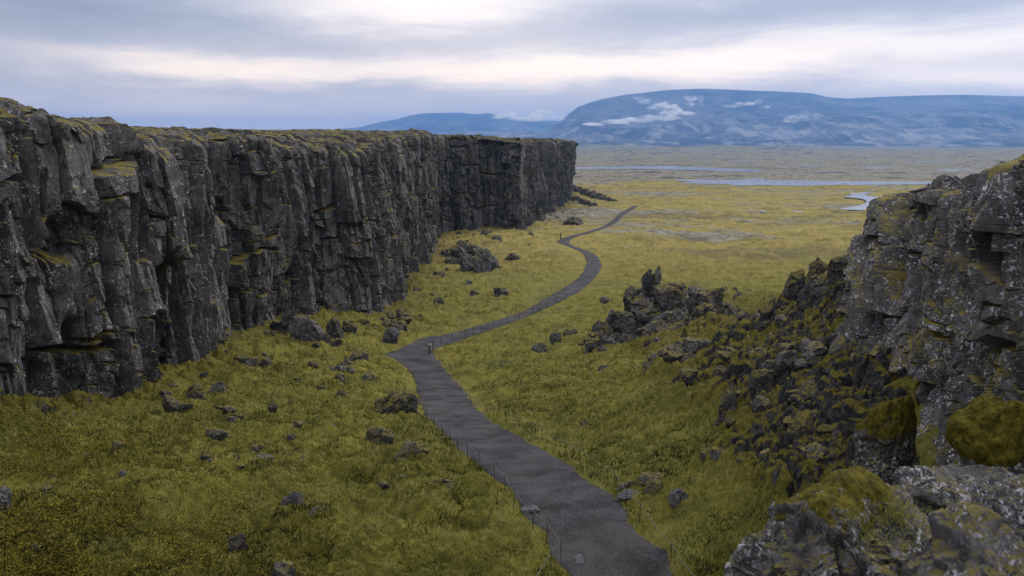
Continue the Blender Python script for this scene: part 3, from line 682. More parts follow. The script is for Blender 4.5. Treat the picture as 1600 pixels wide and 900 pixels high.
# ------------------------------------------------------------------ eastern cliff
def loft(stations, ns, nt):
    """smooth sheet through rows of measured points"""
    g = np.array([[P(*q) for q in st] for st in stations])           # (stations, profile, 3)
    a = np.stack([catmull(g[:, j], ns) for j in range(g.shape[1])], 1)  # (ns, profile, 3)
    return np.stack([catmull(a[i], nt) for i in range(ns)], 0)          # (ns, nt, 3)
def build_east():
    st = [[(1228, 560, 42), (1240, 512, 45), (1250, 468, 48), (1262, 428, 51)],
          [(1285, 610, 37), (1300, 530, 40), (1316, 460, 42), (1342, 400, 45)],
          [(1318, 700, 31), (1330, 580, 34), (1350, 460, 36.5), (1370, 352, 39.5)],
          [(1340, 790, 26), (1378, 640, 29), (1394, 450, 31.5), (1412, 297, 34)],
          [(1425, 805, 23.5), (1450, 650, 25.5), (1465, 450, 27.5), (1478, 293, 29.5)],
          [(1500, 825, 19.8), (1515, 650, 21.5), (1522, 450, 23.5), (1528, 290, 25)],
          [(1575, 850, 17), (1575, 650, 18.5), (1562, 420, 20), (1556, 245, 21.2)],
          [(1700, 900, 13.5), (1700, 620, 14.5), (1680, 400, 15.5), (1670, 228, 16)],
          [(2000, 1000, 9.5), (2000, 700, 10), (1960, 400, 10.5), (1930, 180, 11)]]
    ns, nt = 1150, 620
    G = loft(st, ns, nt)
    top = G[:, -1]
    # metric coordinates on the sheet
    s = np.concatenate([[0], np.cumsum(np.linalg.norm(np.diff(G[:, nt // 2], axis=0), axis=1))])
    S = np.broadcast_to(s[:, None], (ns, nt)); H = G[..., 2]
    du = np.gradient(G, axis=0); dv = np.gradient(G, axis=1); N = np.cross(du, dv); N /= np.linalg.norm(N, axis=-1, keepdims=True) + 1e-9
    if (N[..., 0].mean() > 0): N = -N
    wS = S + 0.35 * fbm(S * 0.4, H * 0.3, oct=3, seed=201); wH = H + 0.4 * fbm(S * 0.6, H * 0.6, oct=3, seed=203)
    N[..., 2] *= 0.3; N /= np.linalg.norm(N, axis=-1, keepdims=True)
    D = columns(wS + H * 0.10, wH, 2.3, 6.5, 0.62, 0.75, 0.20, 1.2, 207, round_=0.3)
    D = D + columns(wS - H * 0.05, wH, 0.85, 2.8, 0.26, 0.40, 0.09, 0.5, 217, round_=0.1)
    D = D + shards(wS + H * 0.2, wH, 0.62, 1.1, 0.14, 0.42, 0.05, 0.14, 227)
    D = D + shards(wS, wH, 0.24, 0.4, 0.04, 0.10, 0.10, 0.03, 237)
    D = D + 0.10 * fbm(S * 1.5, H * 1.0, oct=4, seed=211) + 0.025 * fbm(S * 9, H * 8, oct=3, seed=213)
    tt = np.linspace(0, 1, nt)[None]
    D = D - 0.45 * sstep(0.93, 1.0, tt) ** 2
    D = D * (0.35 + 0.65 * sstep(2, 13, s))[:, None] - 0.3 * (1 - sstep(2, 13, s))[:, None]
    G = G + N * D[..., None]
    # back from the rim
    back = np.concatenate([np.linspace(0.04, 3.0, 90), [3.4, 4, 5, 6.5, 9, 13, 20, 30]])[None, :, None]
    e = G[:, -1:, :]; dirv = np.array([0.93, 0.37, 0.0])
    T = e + dirv * back
    px, py = T[..., 0], T[..., 1]; bk = back[..., 0]
    a1, a2, ha, _, _ = vor2(px / 0.9, py / 0.9, seed=231); c1, c2, hc, _, _ = vor2(px / 0.35, py / 0.35, seed=233)
    zb = 0.42 * hf(ha, 3) * np.clip((a2 - a1) * 2.5, 0, 1) ** .5 + 0.12 * hf(hc, 3) * np.clip((c2 - c1) * 2.5, 0, 1) ** .5 + 0.1 * fbm(px, py, oct=3, seed=235)
    T[..., 2] += (zb - 0.12) * sstep(0, 0.5, bk) - 0.10 * bk
    V = np.concatenate([G, T], 1); nn = V.shape[1]
    o = mesh_obj('rock_cliff', V.reshape(-1, 3), grid_faces(ns, nn)[:, ::-1], M['cliff_r'], smooth=False)
    tag(o, 'near dark cliff on the right with white lichen spots and moss ledges', kind='structure')
build_east()

# ------------------------------------------------------------------ boulders
_ico = {}
def ico(sub):
    if sub not in _ico:
        bm = bmesh.new(); bmesh.ops.create_icosphere(bm, subdivisions=sub, radius=1.0)
        v = np.array([q.co[:] for q in bm.verts]); f = np.array([[a.index for a in q.verts] for q in bm.faces]); bm.free(); _ico[sub] = (v, f)
    return _ico[sub]
def rock_shape(size, seed, sub=5, planes=16, rough=1.0, soft=0.0):
    """angular boulder: a ball cut by planes, then broken by joints and pitted; returns verts about its centre"""
    v, f = ico(sub); rng = np.random.RandomState(seed)
    n = rng.normal(size=(planes, 3)); n /= np.linalg.norm(n, axis=1, keepdims=True); d = rng.uniform(0.62, 0.95, planes)
    n[0] = np.array([rng.uniform(-.35, .35), rng.uniform(-.35, .35), 1.0]); n[0] /= np.linalg.norm(n[0]); d[0] = rng.uniform(.6, .75)
    n[1] = np.array([rng.uniform(-.7, .7), rng.uniform(-.7, .2), .8]); n[1] /= np.linalg.norm(n[1]); d[1] = rng.uniform(.68, .8)
    dot = v @ n.T; r = np.where(dot > 0.05, d[None] / np.maximum(dot, 0.05), 9.0)
    r = np.minimum(r.min(1), 1.15) if not soft else -np.log(np.exp(-r / soft).sum(1) + math.exp(-1.15 / soft)) * soft
    p = v * r[:, None] * np.array(size)[None]
    L = (size[0] * size[1] * size[2]) ** (1 / 3) * 1.1; o = rng.uniform(0, 100, 3)
    q = p / L * 2.6 + o; f1, f2, h, dv = vor3(q[:, 0], q[:, 1], q[:, 2], seed=seed)
    dd = (hf(h, 5) - 0.5) * 0.20 + (dv[0] * (hf(h, 6) - .5) + dv[1] * (hf(h, 7) - .5) + dv[2] * (hf(h, 8) - .5)) * 0.34 - 0.05 * np.clip(1 - (f2 - f1) / 0.1, 0, 1)
    q2 = p / L * 6.5 + o; g1, g2, h2, dv2 = vor3(q2[:, 0], q2[:, 1], q2[:, 2], seed=seed + 1)
    dd = dd + (hf(h2, 5) - 0.5) * 0.07 + (dv2[0] * (hf(h2, 6) - .5) + dv2[2] * (hf(h2, 7) - .5)) * 0.12
    dd = dd + 0.06 * fbm(p[:, 0] / L * 9 + o[0], p[:, 1] / L * 9, p[:, 2] / L * 9, oct=3, seed=seed)
    if sub >= 7:
        q3 = p / L * 15 + o; k1, k2, h3, dv3 = vor3(q3[:, 0], q3[:, 1], q3[:, 2], seed=seed + 2)
        dd = dd + (dv3[0] * (hf(h3, 6) - .5) + dv3[1] * (hf(h3, 7) - .5) + dv3[2] * (hf(h3, 8) - .5)) * 0.11 + 0.035 * fbm(p[:, 0] / L * 22, p[:, 1] / L * 22, p[:, 2] / L * 22, oct=4, seed=seed, gain=.65)
    nn = v / np.linalg.norm(v, axis=1, keepdims=True)
    return p + nn * (dd * L * 0.55 * rough)[:, None], f
def rot_z(p, a):
    c, s_ = math.cos(a), math.sin(a); return np.stack([p[:, 0] * c - p[:, 1] * s_, p[:, 0] * s_ + p[:, 1] * c, p[:, 2]], -1)
def box_hit(u0, v0, u1, v1):
    """ground point, width and height in metres of something seen in this box of the photograph"""
    q = hit((u0 + u1) / 2, v1); k = q[1] / F_PX
    return q, (u1 - u0) * k, (v1 - v0) * k
def boulder(name, label, cat, px, seed, mat='boulder', group=None, depth=0.8, sub=5, soft=0.0, planes=14, Y=None, rough=1.0):
    q, w_, h_ = box_hit(*px)
    if Y is not None:
        q = P((px[0] + px[2]) / 2, px[3], Y); w_ = (px[2] - px[0]) * Y / F_PX; h_ = (px[3] - px[1]) * Y / F_PX
    hh = h_ * 0.9
    v, f = rock_shape((w_ * 0.56, w_ * depth * 0.5, hh), seed, sub, planes, rough, soft)
    v[:, 0] *= w_ / (v[:, 0].max() - v[:, 0].min()); top = v[:, 2].max()
    v[:, 2] += h_ - top
    o = mesh_obj(name, v, f, M[mat]); o.location = (q[0], q[1] + w_ * depth * 0.35, q[2] - 0.02)
    tag(o, label, cat, group)
    return o

B = 'boulders scattered over the valley floor'
bl = [
 ((580, 613, 652, 650), 'large dark flat-topped boulder with moss, at the left edge of the path', 'mossy', 0.8),
 ((563, 668, 616, 700), 'squarish mossy boulder below the large flat-topped boulder beside the path', 'mossy', .9),
 ((620, 692, 677, 725), 'low moss-covered boulder nearest the rope fence on the left of the path', 'mossy', .8),
 ((493, 664, 526, 684), 'small dark rounded boulder left of the squarish mossy boulder', 'boulder', .9),
 ((550, 723, 588, 739), 'low dark slab-like rock in grass below the squarish mossy boulder', 'boulder', .7),
 ((613, 741, 636, 759), 'small dark rock between the low slab-like rock and the low moss-grown rock', 'boulder', .9),
 ((657, 749, 714, 773), 'wide low moss-grown rock in tall grass left of the rope fence', 'mossy', .6),
 ((430, 766, 480, 808), 'large tilted dark boulder with a mossy left side, low on the left slope', 'boulder', .9),
 ((480, 789, 524, 820), 'pointed dark boulder right beside the large tilted boulder', 'boulder', .8),
 ((421, 876, 462, 905), 'dark lichen-flecked rock cut by the bottom edge of the photo', 'boulder', .9),
 ((353, 830, 387, 872), 'dark rock face under a cap of moss near the bottom of the left slope', 'mossy', .7),
 ((467, 709, 483, 724), 'single small pale-topped rock in open grass', 'boulder', .9),
 ((390, 694, 410, 708), 'upper small rock of the pair of jagged rocks on the left slope', 'boulder', .9),
 ((392, 709, 424, 724), 'lower wider rock of the pair of jagged rocks on the left slope', 'boulder', .7),
 ((423, 730, 444, 746), 'small dark half-buried rock just below the pair of jagged rocks', 'mossy', .8),
 ((316, 670, 352, 685), 'flat grey rock lying level in the grass of the left slope', 'boulder', .7),
 ((353, 650, 368, 661), 'small grey stone just above the flat grey rock', 'boulder', .9),
 ((250, 618, 278, 646), 'pointed dark boulder at the foot of the cliff, lowest of a trio', 'boulder', .9),
 ((250, 597, 276, 618), 'dark boulder behind the pointed one at the foot of the cliff', 'boulder', .9),
 ((288, 597, 319, 629), 'tall dark boulder with a mossy crown, in the middle of the cliff foot rocks', 'mossy', .9),
 ((320, 596, 358, 620), 'wide dark boulder lying right of the mossy crowned one', 'boulder', .7),
 ((-14, 758, 15, 802), 'dark boulder cut by the left edge of the photo', 'boulder', .9),
 ((80, 642, 123, 660), 'low dark rock right against the foot of the nearest cliff', 'boulder', .6),
 ((594, 512, 622, 538), 'pale-faced boulder standing alone above the path junction', 'boulder', .9),
 ((546, 547, 578, 568), 'dark boulder among the rubble left of the path junction', 'boulder', .9),
 ((533, 560, 549, 575), 'small rock touching the dark boulder in the rubble', 'boulder', .9),
 ((517, 583, 548, 606), 'mossy rubble rock on the slope under the leaning slab', 'mossy', .8),
 ((523, 608, 543, 624), 'small dark rock left of the large flat-topped boulder', 'boulder', .8),
 ((417, 628, 435, 642), 'lone small grey rock in the middle of the upper left slope', 'boulder', .8),
 ((676, 464, 694, 478), 'small squarish boulder in grass right of the long cliff corner', 'boulder', .9),
 ((646, 442, 662, 452), 'small dark rock close to the foot of the long cliff corner', 'boulder', .9),
 ((769, 449, 794, 464), 'dark pyramid-shaped boulder in grass above the straight stretch of path', 'boulder', .8),
 ((732, 453, 750, 463), 'low dark rock left of the pyramid-shaped boulder', 'boulder', .7),
 ((727, 438, 740, 447), 'small dark rock above the low rock on the grassy slope', 'boulder', .8),
 ((788, 394, 814, 409), 'dark two-lobed boulder between the rock pile and the winding path', 'boulder', .8),
 ((767, 367, 786, 381), 'dark boulder at the foot of the far cliff, above the rock pile', 'boulder', .8),
 ((748, 358, 770, 370), 'low dark rock tucked under the far cliff face', 'boulder', .7),
 ((898, 658, 928, 677), 'small dark rock with a mossy mound, alone right of the path', 'mossy', .9),
 ((777, 563, 799, 573), 'flat grey stone in open grass right of the path junction', 'boulder', .8),
 ((857, 519, 877, 537), 'jagged dark rock, larger of the small group left of the rocky outcrop', 'boulder', .8),
 ((878, 514, 901, 529), 'rounded dark rock, nearest to the rocky outcrop of the small group', 'boulder', .9),
 ((830, 535, 856, 549), 'low rock at the tapering end of the small group left of the outcrop', 'boulder', .7),
 ((935, 463, 957, 477), 'round grey boulder alone in grass between path and outcrop', 'boulder', .9),
 ((1145, 457, 1161, 471), 'grey rock on the grassy saddle right of the outcrop', 'boulder', .8),
 ((1188, 458, 1209, 467), 'flat dark rock on the saddle, between two other rocks', 'boulder', .6),
 ((1212, 460, 1236, 473), 'smooth dark rock on the saddle closest to the right cliff', 'boulder', .7),
 ((1047, 580, 1098, 619), 'mossy block standing out of the slope below the outcrop', 'mossy', .9),
 ((1000, 575, 1022, 590), 'small dark rock peeping out of moss on the slope below the outcrop', 'mossy', .8),
 ((934, 570, 952, 580), 'small flat dark stone on the green slope left of the talus', 'boulder', .8),
 ((878, 338, 914, 353), 'dark heap-shaped boulder under the far end of the cliff', 'boulder', .8),
]
for i, (px, lab, mt, dp) in enumerate(bl):
    big = (px[2] - px[0]) > 35
    boulder('boulder', lab, 'boulder', px, 300 + i * 3, mt, B, dp, 6 if big else 5, planes=14 if not big else 18)

# rocks at the bend of the right-hand rope fence
G3 = 'rocks beside the right edge of the path'
for px, lab, sd_, mt, dp, so in [((961, 751, 996, 769), 'smooth dark rock touching the gravel under the rope, leftmost of the path-side rocks', 801, 'boulder', .8, .05),
        ((994, 739, 1044, 764), 'largest grey rounded rock behind the other path-side rocks', 804, 'boulder', .8, .06),
        ((1008, 751, 1042, 777), 'mossy rounded rock in the middle of the path-side rocks', 807, 'mossy', .8, .06),
        ((1045, 763, 1078, 789), 'light grey angular rock, farthest from the path of the path-side rocks', 811, 'bare', .8, 0)]:
    boulder('boulder', lab, 'boulder', px, sd_, mt, G3, dp, 6, soft=so)
boulder('stone_slab', 'thin flat grey slab lying where grass meets gravel at the right edge', 'slab', (958, 771, 1003, 784), 821, 'bare', None, .9, 5)
boulder('flat_stone', 'pale flat oval stone on the left edge of the gravel path', 'stone', (813, 793, 848, 803), 822, 'bare', None, .8, 5, soft=.06)
boulder('flat_stone', 'smaller pale stone sunk in the gravel at the bottom of the path', 'stone', (893, 868, 916, 881), 823, 'bare', None, .9, 5, soft=.06)
boulder('flat_stone', 'tiny white stone at the edge of the distant straight path', 'stone', (841, 480, 848, 485), 824, 'bare', None, .9, 4, soft=.06)

def rock_group(name, label, cat, parts, mat, Ys=None, sub=6):
    """one heap or outcrop built of several grown-together blocks"""
    V, Fc, off = [], [], 0
    for i, (u0, v0, u1, v1, Y, sd_, dep) in enumerate(parts):
        q = P((u0 + u1) / 2, v1, Y) if Y else hit((u0 + u1) / 2, v1)
        if not Y: Y = q[1]
        w_, h_ = (u1 - u0) * Y / F_PX, (v1 - v0) * Y / F_PX
        v, f = rock_shape((w_ * .54, w_ * dep * .5, h_ * .85), sd_, sub, 16, 1.15)
        v[:, 0] *= w_ / (v[:, 0].max() - v[:, 0].min()); v[:, 2] += h_ - v[:, 2].max()
        v = v + q + np.array([0, w_ * dep * .3, 0]); V.append(v); Fc.append(f + off); off += len(v)
    V = np.vstack(V); c = V.mean(0); c[2] = V[:, 2].min()
    o = mesh_obj(name, V - c, np.vstack(Fc), M[mat]); o.location = tuple(c); tag(o, label, cat)
    return o
rock_group('rock_outcrop', 'rugged dark lava outcrop with a two-horned pinnacle rising from the mossy slope', 'outcrop', [
    (980, 442, 1080, 520, 74, 901, .9), (1000, 418, 1022, 462, 74.5, 902, .9), (1014, 415, 1036, 462, 74.5, 903, .8), (974, 446, 1004, 492, 75, 904, .9), (1050, 446, 1134, 500, 77, 905, .7),
    (1000, 484, 1090, 552, 71, 906, .7), (950, 484, 1010, 530, 73, 907, .8), (908, 518, 950, 546, 70.5, 908, .8), (1020, 442, 1070, 475, 73, 909, .8), (925, 500, 965, 530, 73, 910, .8),
    (975, 522, 1020, 556, 69.5, 911, .7), (1080, 474, 1125, 525, 75, 912, .8), (1110, 448, 1134, 474, 77, 913, .8), (1040, 500, 1110, 560, 69, 914, .7), (1085, 508, 1140, 552, 71, 915, .8), (940, 520, 985, 552, 70, 916, .7), (985, 500, 1050, 560, 69, 920, .8)], 'mossy2', sub=6)
for i, (px, lab) in enumerate([((1118, 470, 1162, 506), 'dark block just right of the outcrop on the hummocky saddle'), ((1136, 486, 1190, 530), 'wide mossy block on the slope right of the outcrop'), ((1066, 528, 1124, 566), 'broad mossy ledge of rock on the slope directly below the outcrop'),
        ((1004, 546, 1050, 576), 'low mossy ledge of rock below the left half of the outcrop'), ((1108, 540, 1160, 584), 'big mossy block between the outcrop and the right talus')]):
    boulder('boulder', lab, 'boulder', px, 1500 + i * 3, 'mossy2', None, .9, 6)
def pile(label, group, boxes, seed, mat='boulder'):
    for i, px in enumerate(boxes): boulder('boulder', label, 'boulder', px, seed + i, mat, group, .8, 5)
pile('dark angular block in the jagged pile at the cliff corner', 'jagged rock pile at the inner corner of the cliff',
     [(683, 388, 712, 408), (700, 383, 735, 414), (722, 381, 756, 412), (735, 388, 770, 418), (715, 398, 752, 424), (752, 400, 778, 421), (690, 400, 720, 416), (738, 402, 768, 426), (712, 376, 730, 396), (764, 408, 784, 422), (680, 398, 696, 410)], 921)
pile('dark block in the long rubble ridge off the far cliff end', 'rubble ridge at the far end of the cliff',
     [(888, 288, 902, 300), (896, 291, 910, 303), (906, 294, 922, 306), (916, 297, 932, 309), (926, 301, 942, 312), (936, 304, 950, 314), (946, 308, 962, 317), (920, 302, 934, 312), (954, 311, 966, 318)], 940)
pile('dark block in the short lower band of rubble at the far end of the cliff', 'lower rubble band at the far end of the cliff',
     [(884, 303, 897, 316), (892, 306, 906, 318), (902, 309, 916, 320), (910, 312, 924, 321), (918, 316, 934, 323)], 955)
rock_group('leaning_slab', 'big dark slab leaning against the cliff foot with a mossy upper edge', 'rock slab', [
    (425, 478, 470, 545, 78, 951, .8), (448, 492, 508, 562, 75, 952, .6), (418, 500, 452, 535, 79, 953, .7)], 'boulder', sub=6)
pile('broken dark block with moss under the long cliff above the path junction', 'broken blocks under the long cliff',
     [(505, 495, 538, 530), (530, 500, 560, 522), (500, 520, 520, 540), (556, 498, 578, 514), (576, 506, 592, 518), (520, 528, 536, 542)], 961, 'mossy')
# small stones: a few shapes, copied
protos = []
for k in range(8):
    v, f = rock_shape((.5, .45, .42), 1200 + k, 4, 12); protos.append([mesh_obj('stone', v, f, M['mossy' if k % 2 else 'boulder'])])
def stones(n, boxes, size, label, group, seed):
    rng = random.Random(seed)
    for i in range(n):
        u0, v0, u1, v1 = rng.choice(boxes); q = hit(rng.uniform(u0, u1), rng.uniform(v0, v1))
        if path_dist(np.array([q[0]]), np.array([q[1]]))[0] < .5 or q[0] < wall_x(q[1]) + .4: continue
        z = float(ground_z(np.array([q[0]]), np.array([q[1]]))[0][0]); src = protos[rng.randrange(8)]
        if len(src) == 1: o = src[0]; src.append(1)
        else: o = src[0].copy(); C.objects.link(o)
        k = rng.uniform(*size) * rng.choice((1, 1, .6)) ; o.location = (q[0], q[1], z + k * .12); o.scale = (k * rng.uniform(.8, 1.3), k, k * rng.uniform(.9, 1.5)); o.rotation_euler = (rng.uniform(-.3, .3), rng.uniform(-.3, .3), rng.uniform(0, 6.3))
        tag(o, label, 'stone', group)
stones(46, [(440, 530, 600, 600), (380, 560, 560, 640), (340, 520, 450, 580), (210, 590, 400, 650), (590, 470, 660, 520), (640, 440, 760, 470)], (.35, .9), 'small dark stone half sunk in the moss below the long left cliff', 'small stones below the long left cliff', 3)
stones(40, [(690, 366, 860, 392), (680, 400, 700, 440), (600, 500, 640, 520), (840, 330, 900, 350)], (.5, 1.5), 'small dark stone in the grass along the foot of the far cliff', 'small stones at the foot of the far cliff', 4)
stones(30, [(560, 680, 700, 780), (300, 640, 500, 760), (0, 700, 300, 880)], (.2, .45), 'little dark stone showing through the grass of the lower left slope', 'little stones on the lower left slope', 5)
stones(44, [(1000, 545, 1100, 600), (1090, 460, 1240, 510), (1060, 560, 1180, 640), (900, 530, 1010, 560)], (.4, 1.0), 'small dark mossy rock on the hummocky slope around the outcrop', 'small rocks on the slope around the outcrop', 6)
stones(50, [(1120, 560, 1300, 760), (1180, 500, 1290, 620)], (.35, 1.0), 'small moss-grown rock in the talus under the right cliff', 'small rocks in the talus under the right cliff', 7)

# mossy blocks on the eastern talus
for i, (px, Y, lab) in enumerate([((1226, 420, 1264, 490), 53, 'mossy dark block at the upper tip of the right talus, against the plain'), ((1240, 450, 1290, 540), 48, 'mossy dark block just below the upper tip of the right talus'),
        ((1262, 402, 1306, 460), 49, 'mossy block on the descending skyline of the right cliff'), ((1300, 396, 1346, 450), 45, 'tall mossy block on the skyline next to the right cliff'), ((1254, 428, 1308, 492), 45.5, 'broad mossy block wedged between the skyline blocks and the right cliff'), ((1202, 478, 1244, 530), 52, 'low mossy block left of the upper tip of the right talus')]):
    boulder('boulder', lab, 'boulder', px, 1400 + i * 7, 'mossy', None, .9, 6, Y=Y, soft=.05)
talus_blocks = []
TG = 'moss-capped blocks on the talus under the right cliff'
for px, Y, lab, sd_, w in [((1170, 575, 1216, 660), 34, 'tall dark block with a thick moss cap halfway up the right talus', 971, .8),
        ((1118, 600, 1165, 690), 33.5, 'dark block left of the tall moss-capped block, lower on the talus', 972, .8),
        ((1098, 690, 1150, 750), 31, 'dark block at the lowest left corner of the talus by the grass', 973, .8),
        ((1215, 545, 1262, 600), 37, 'block with a dark moss cushion just under the right cliff', 974, .8),
        ((1140, 745 - 70, 1200, 745), 31, 'jagged grey block low on the talus', 975, .8),
        ((1182, 500, 1216, 540), 48, 'small block with a rounded moss cap at the top of the talus', 976, .8),
        ((1225, 640, 1290, 720), 28.5, 'broad mossy block near the foot of the right cliff', 977, .7),
        ((1262, 560, 1318, 640), 33, 'moss-grown block leaning on the right cliff', 978, .7),
        ((1200, 700, 1262, 770), 28, 'dark mossy block at the bottom edge of the talus', 979, .7)]:
    talus_blocks.append(boulder('boulder', lab, 'boulder', px, sd_, 'mossy', TG, w, 6, Y=Y))

def drape(rock, thick, lo, hi, seed, tilt=0.25):
    """thick moss cushion that hugs the top of a rock: the rock's own skin, swollen"""
    me = rock.data; n = len(me.vertices); co = np.empty(n * 3, np.float32); me.vertices.foreach_get('co', co); co = co.reshape(-1, 3).astype(float)
    no = np.empty(n * 3, np.float32); me.vertices.foreach_get('normal', no); no = no.reshape(-1, 3)
    f = np.empty(len(me.polygons) * 3, np.int32); me.polygons.foreach_get('vertices', f); f = f.reshape(-1, 3)
    nb = no.copy()
    for _ in range(14):                        # smoothed skin under the cushion
        acc = np.zeros((n, 3)); cnt = np.zeros(n)
        for i in range(3):
            np.add.at(acc, f[:, i], co[f[:, (i + 1) % 3]] + co[f[:, (i + 2) % 3]]); np.add.at(cnt, f[:, i], 2)
        co = 0.4 * co + 0.6 * acc / cnt[:, None]
    z0, z1 = co[:, 2].min(), co[:, 2].max(); t = (co[:, 2] - z0) / (z1 - z0); L = co[:, 0].max() - co[:, 0].min()
    t = t + 0.10 * fbm(co[:, 0] / L * 5, co[:, 1] / L * 5, co[:, 2] / L * 5, oct=4, seed=seed)
    m = sstep(lo, hi, t) ** 0.6; c = co.mean(0); out = co - [c[0], c[1], z0 + (z1 - z0) * .4]; out /= np.linalg.norm(out, axis=1, keepdims=True)
    lum = fbm(co[:, 0] / L * 9, co[:, 1] / L * 9, co[:, 2] / L * 9, oct=5, seed=seed + 1, gain=.62)
    p = co + out * (thick * (m * (1 + 0.8 * lum) - 0.12))[:, None]
    keep = (m[f] > 0.02).any(1); f2 = f[keep]; used = np.unique(f2); mp = np.full(n, -1); mp[used] = np.arange(len(used))
    return mesh_obj('moss_cushion', p[used], mp[f2], M['moss'], rock, smooth=True)
# pillar at the foot of the eastern cliff
pil = boulder('rock_pillar', 'rounded lichen-spotted pillar with a moss cap in front of the right cliff', 'rock pillar', (1322, 622, 1446, 790), 985, 'cliff_r', None, .8, 7, soft=.05, Y=21.5)
drape(pil, .16, .82, .93, 5)
mb = boulder('boulder', 'large boulder wrapped in thick dark moss at the right edge of the photo', 'boulder', (1492, 630, 1640, 735), 986, 'near', None, .9, 6, soft=.08, Y=11.5)
drape(mb, .12, .45, .62, 6)


# foreground rocks near the camera
fg1 = boulder('lichen_rock', 'low lichen-crusted rock with moss and grass tufts at the bottom of the photo', 'rock', (1105, 768, 1600, 1130), 991, 'near', None, .9, 7, soft=.03, planes=24, Y=6.2, rough=1.0)
fg2 = boulder('lichen_rock', 'big smooth grey rock with white lichen in the bottom right corner', 'rock', (1320, 802, 1850, 1260), 992, 'near', None, .9, 7, soft=.05, planes=18, Y=4.4, rough=.8)
fg3 = boulder('lichen_rock', 'grey rock shelf behind the bottom right corner rock, under the mossy boulder', 'rock', (1425, 742, 1800, 970), 995, 'near', None, .8, 7, soft=.03, planes=18, Y=8.0, rough=1.0)
drape(fg1, .05, .90, .97, 61)
led = boulder('rock_ledge', 'rock ledge that carries the near rocks below the frame', 'rock ledge', (1000, 1240, 2500, 3300), 993, 'near', None, .7, 5, Y=5.0)

# ------------------------------------------------------------------ rope fences
def tube(pts, r, n=6):
    pts = np.asarray(pts, float); T = np.gradient(pts, axis=0); T /= np.linalg.norm(T, axis=1, keepdims=True) + 1e-9
    a = np.cross(T, [0, 0, 1.0]); bad = np.linalg.norm(a, axis=1) < 1e-3; a[bad] = [1, 0, 0]; a /= np.linalg.norm(a, axis=1, keepdims=True); b = np.cross(T, a)
    th = np.linspace(0, 2 * math.pi, n, endpoint=False)
    V = pts[:, None] + r * (a[:, None] * np.cos(th)[None, :, None] + b[:, None] * np.sin(th)[None, :, None])
    i = np.arange(len(pts) * n).reshape(len(pts), n); j = np.roll(i, -1, axis=1)
    return V.reshape(-1, 3), np.stack([i[:-1], j[:-1], j[1:], i[1:]], -1).reshape(-1, 4)
def rope_fence(label, posts, h=0.62, r=0.011, rope=True, ends=(), rr=0.009):
    base = [hit(u, v) for u, v in posts]; root = empty('rope_fence', base[0]); tag(root, label, 'fence', 'rope fences along the path'); o0 = np.array(base[0])
    tops = []
    for i, b in enumerate(base):
        lean = np.array([random.uniform(-.03, .03), random.uniform(-.03, .03), 0])
        # pointed rod with an eye at the top
        ln = np.linspace(-0.25, h, 6)[:, None]; pts = b + lean * ln / h + np.array([0, 0, 1.0]) * ln
        V, Fc = tube(pts, r, 7); th = np.linspace(0, 2 * math.pi, 9); eye = pts[-1] + np.stack([np.cos(th) * r * 1.7, th * 0, np.sin(th) * r * 1.7 + r], -1)
        V2, F2 = tube(eye, r * 0.5, 5)
        mesh_obj('post', np.vstack([V, V2]) - o0, np.vstack([Fc, F2 + len(V)]), M['iron'], root, smooth=True); tops.append(pts[-1] + [0, 0, r])
    if rope:
        tp = [P(*e) if len(e) == 3 else np.array(e) for e in ends[:1]] + tops + [P(*e) for e in ends[1:]]
        tp = [t for t in tp if t is not None]; pts = []
        for a, b in zip(tp[:-1], tp[1:]):
            k = np.linspace(0, 1, 12)[:-1, None]; seg = a * (1 - k) + b * k; L = np.linalg.norm(b - a); seg[:, 2] -= 4 * k[:, 0] * (1 - k[:, 0]) * 0.035 * L ** 1.1; pts.append(seg)
        pts.append(np.array([tp[-1]])); V, Fc = tube(np.vstack(pts), rr, 6); mesh_obj('rope', V - o0, Fc, M['rope'], root, smooth=True)
    return root
rope_fence('rope fence of thin dark posts along the left edge of the near path',
           [(667, 650), (678, 668), (690, 686), (704, 697), (716, 708), (731, 720), (750, 734), (773, 755), (789, 772), (803, 800), (832, 832), (854, 850), (877, 880), (861, 899), (833, 945)])
rope_fence('rope fence of thin dark posts along the right edge of the near path',
           [(686, 568), (700, 590), (720, 615), (735, 634), (760, 650), (790, 664), (812, 674), (831, 682), (847, 691), (867, 707), (882, 715), (906, 728), (924, 741), (961, 764), (978, 798), (999, 819), (1048, 884), (1085, 940)])
rope_fence('far rope fence along the lower edge of the straight path beyond the junction',
           [(676, 548), (689, 539), (706, 534), (719, 530), (727, 527), (740, 523), (752, 519.5), (771, 513), (793, 504), (812, 498), (832, 491), (855, 480), (867, 476), (884, 467)], h=0.7, r=0.022, rr=0.008)
rope_fence('far rope fence on the upper side of the straight path beyond the junction',
           [(652, 531), (690, 521), (722, 513), (757, 503), (782, 495), (807, 488), (835, 473), (862, 457), (884, 444)], h=0.7, r=0.016, rr=0.007)

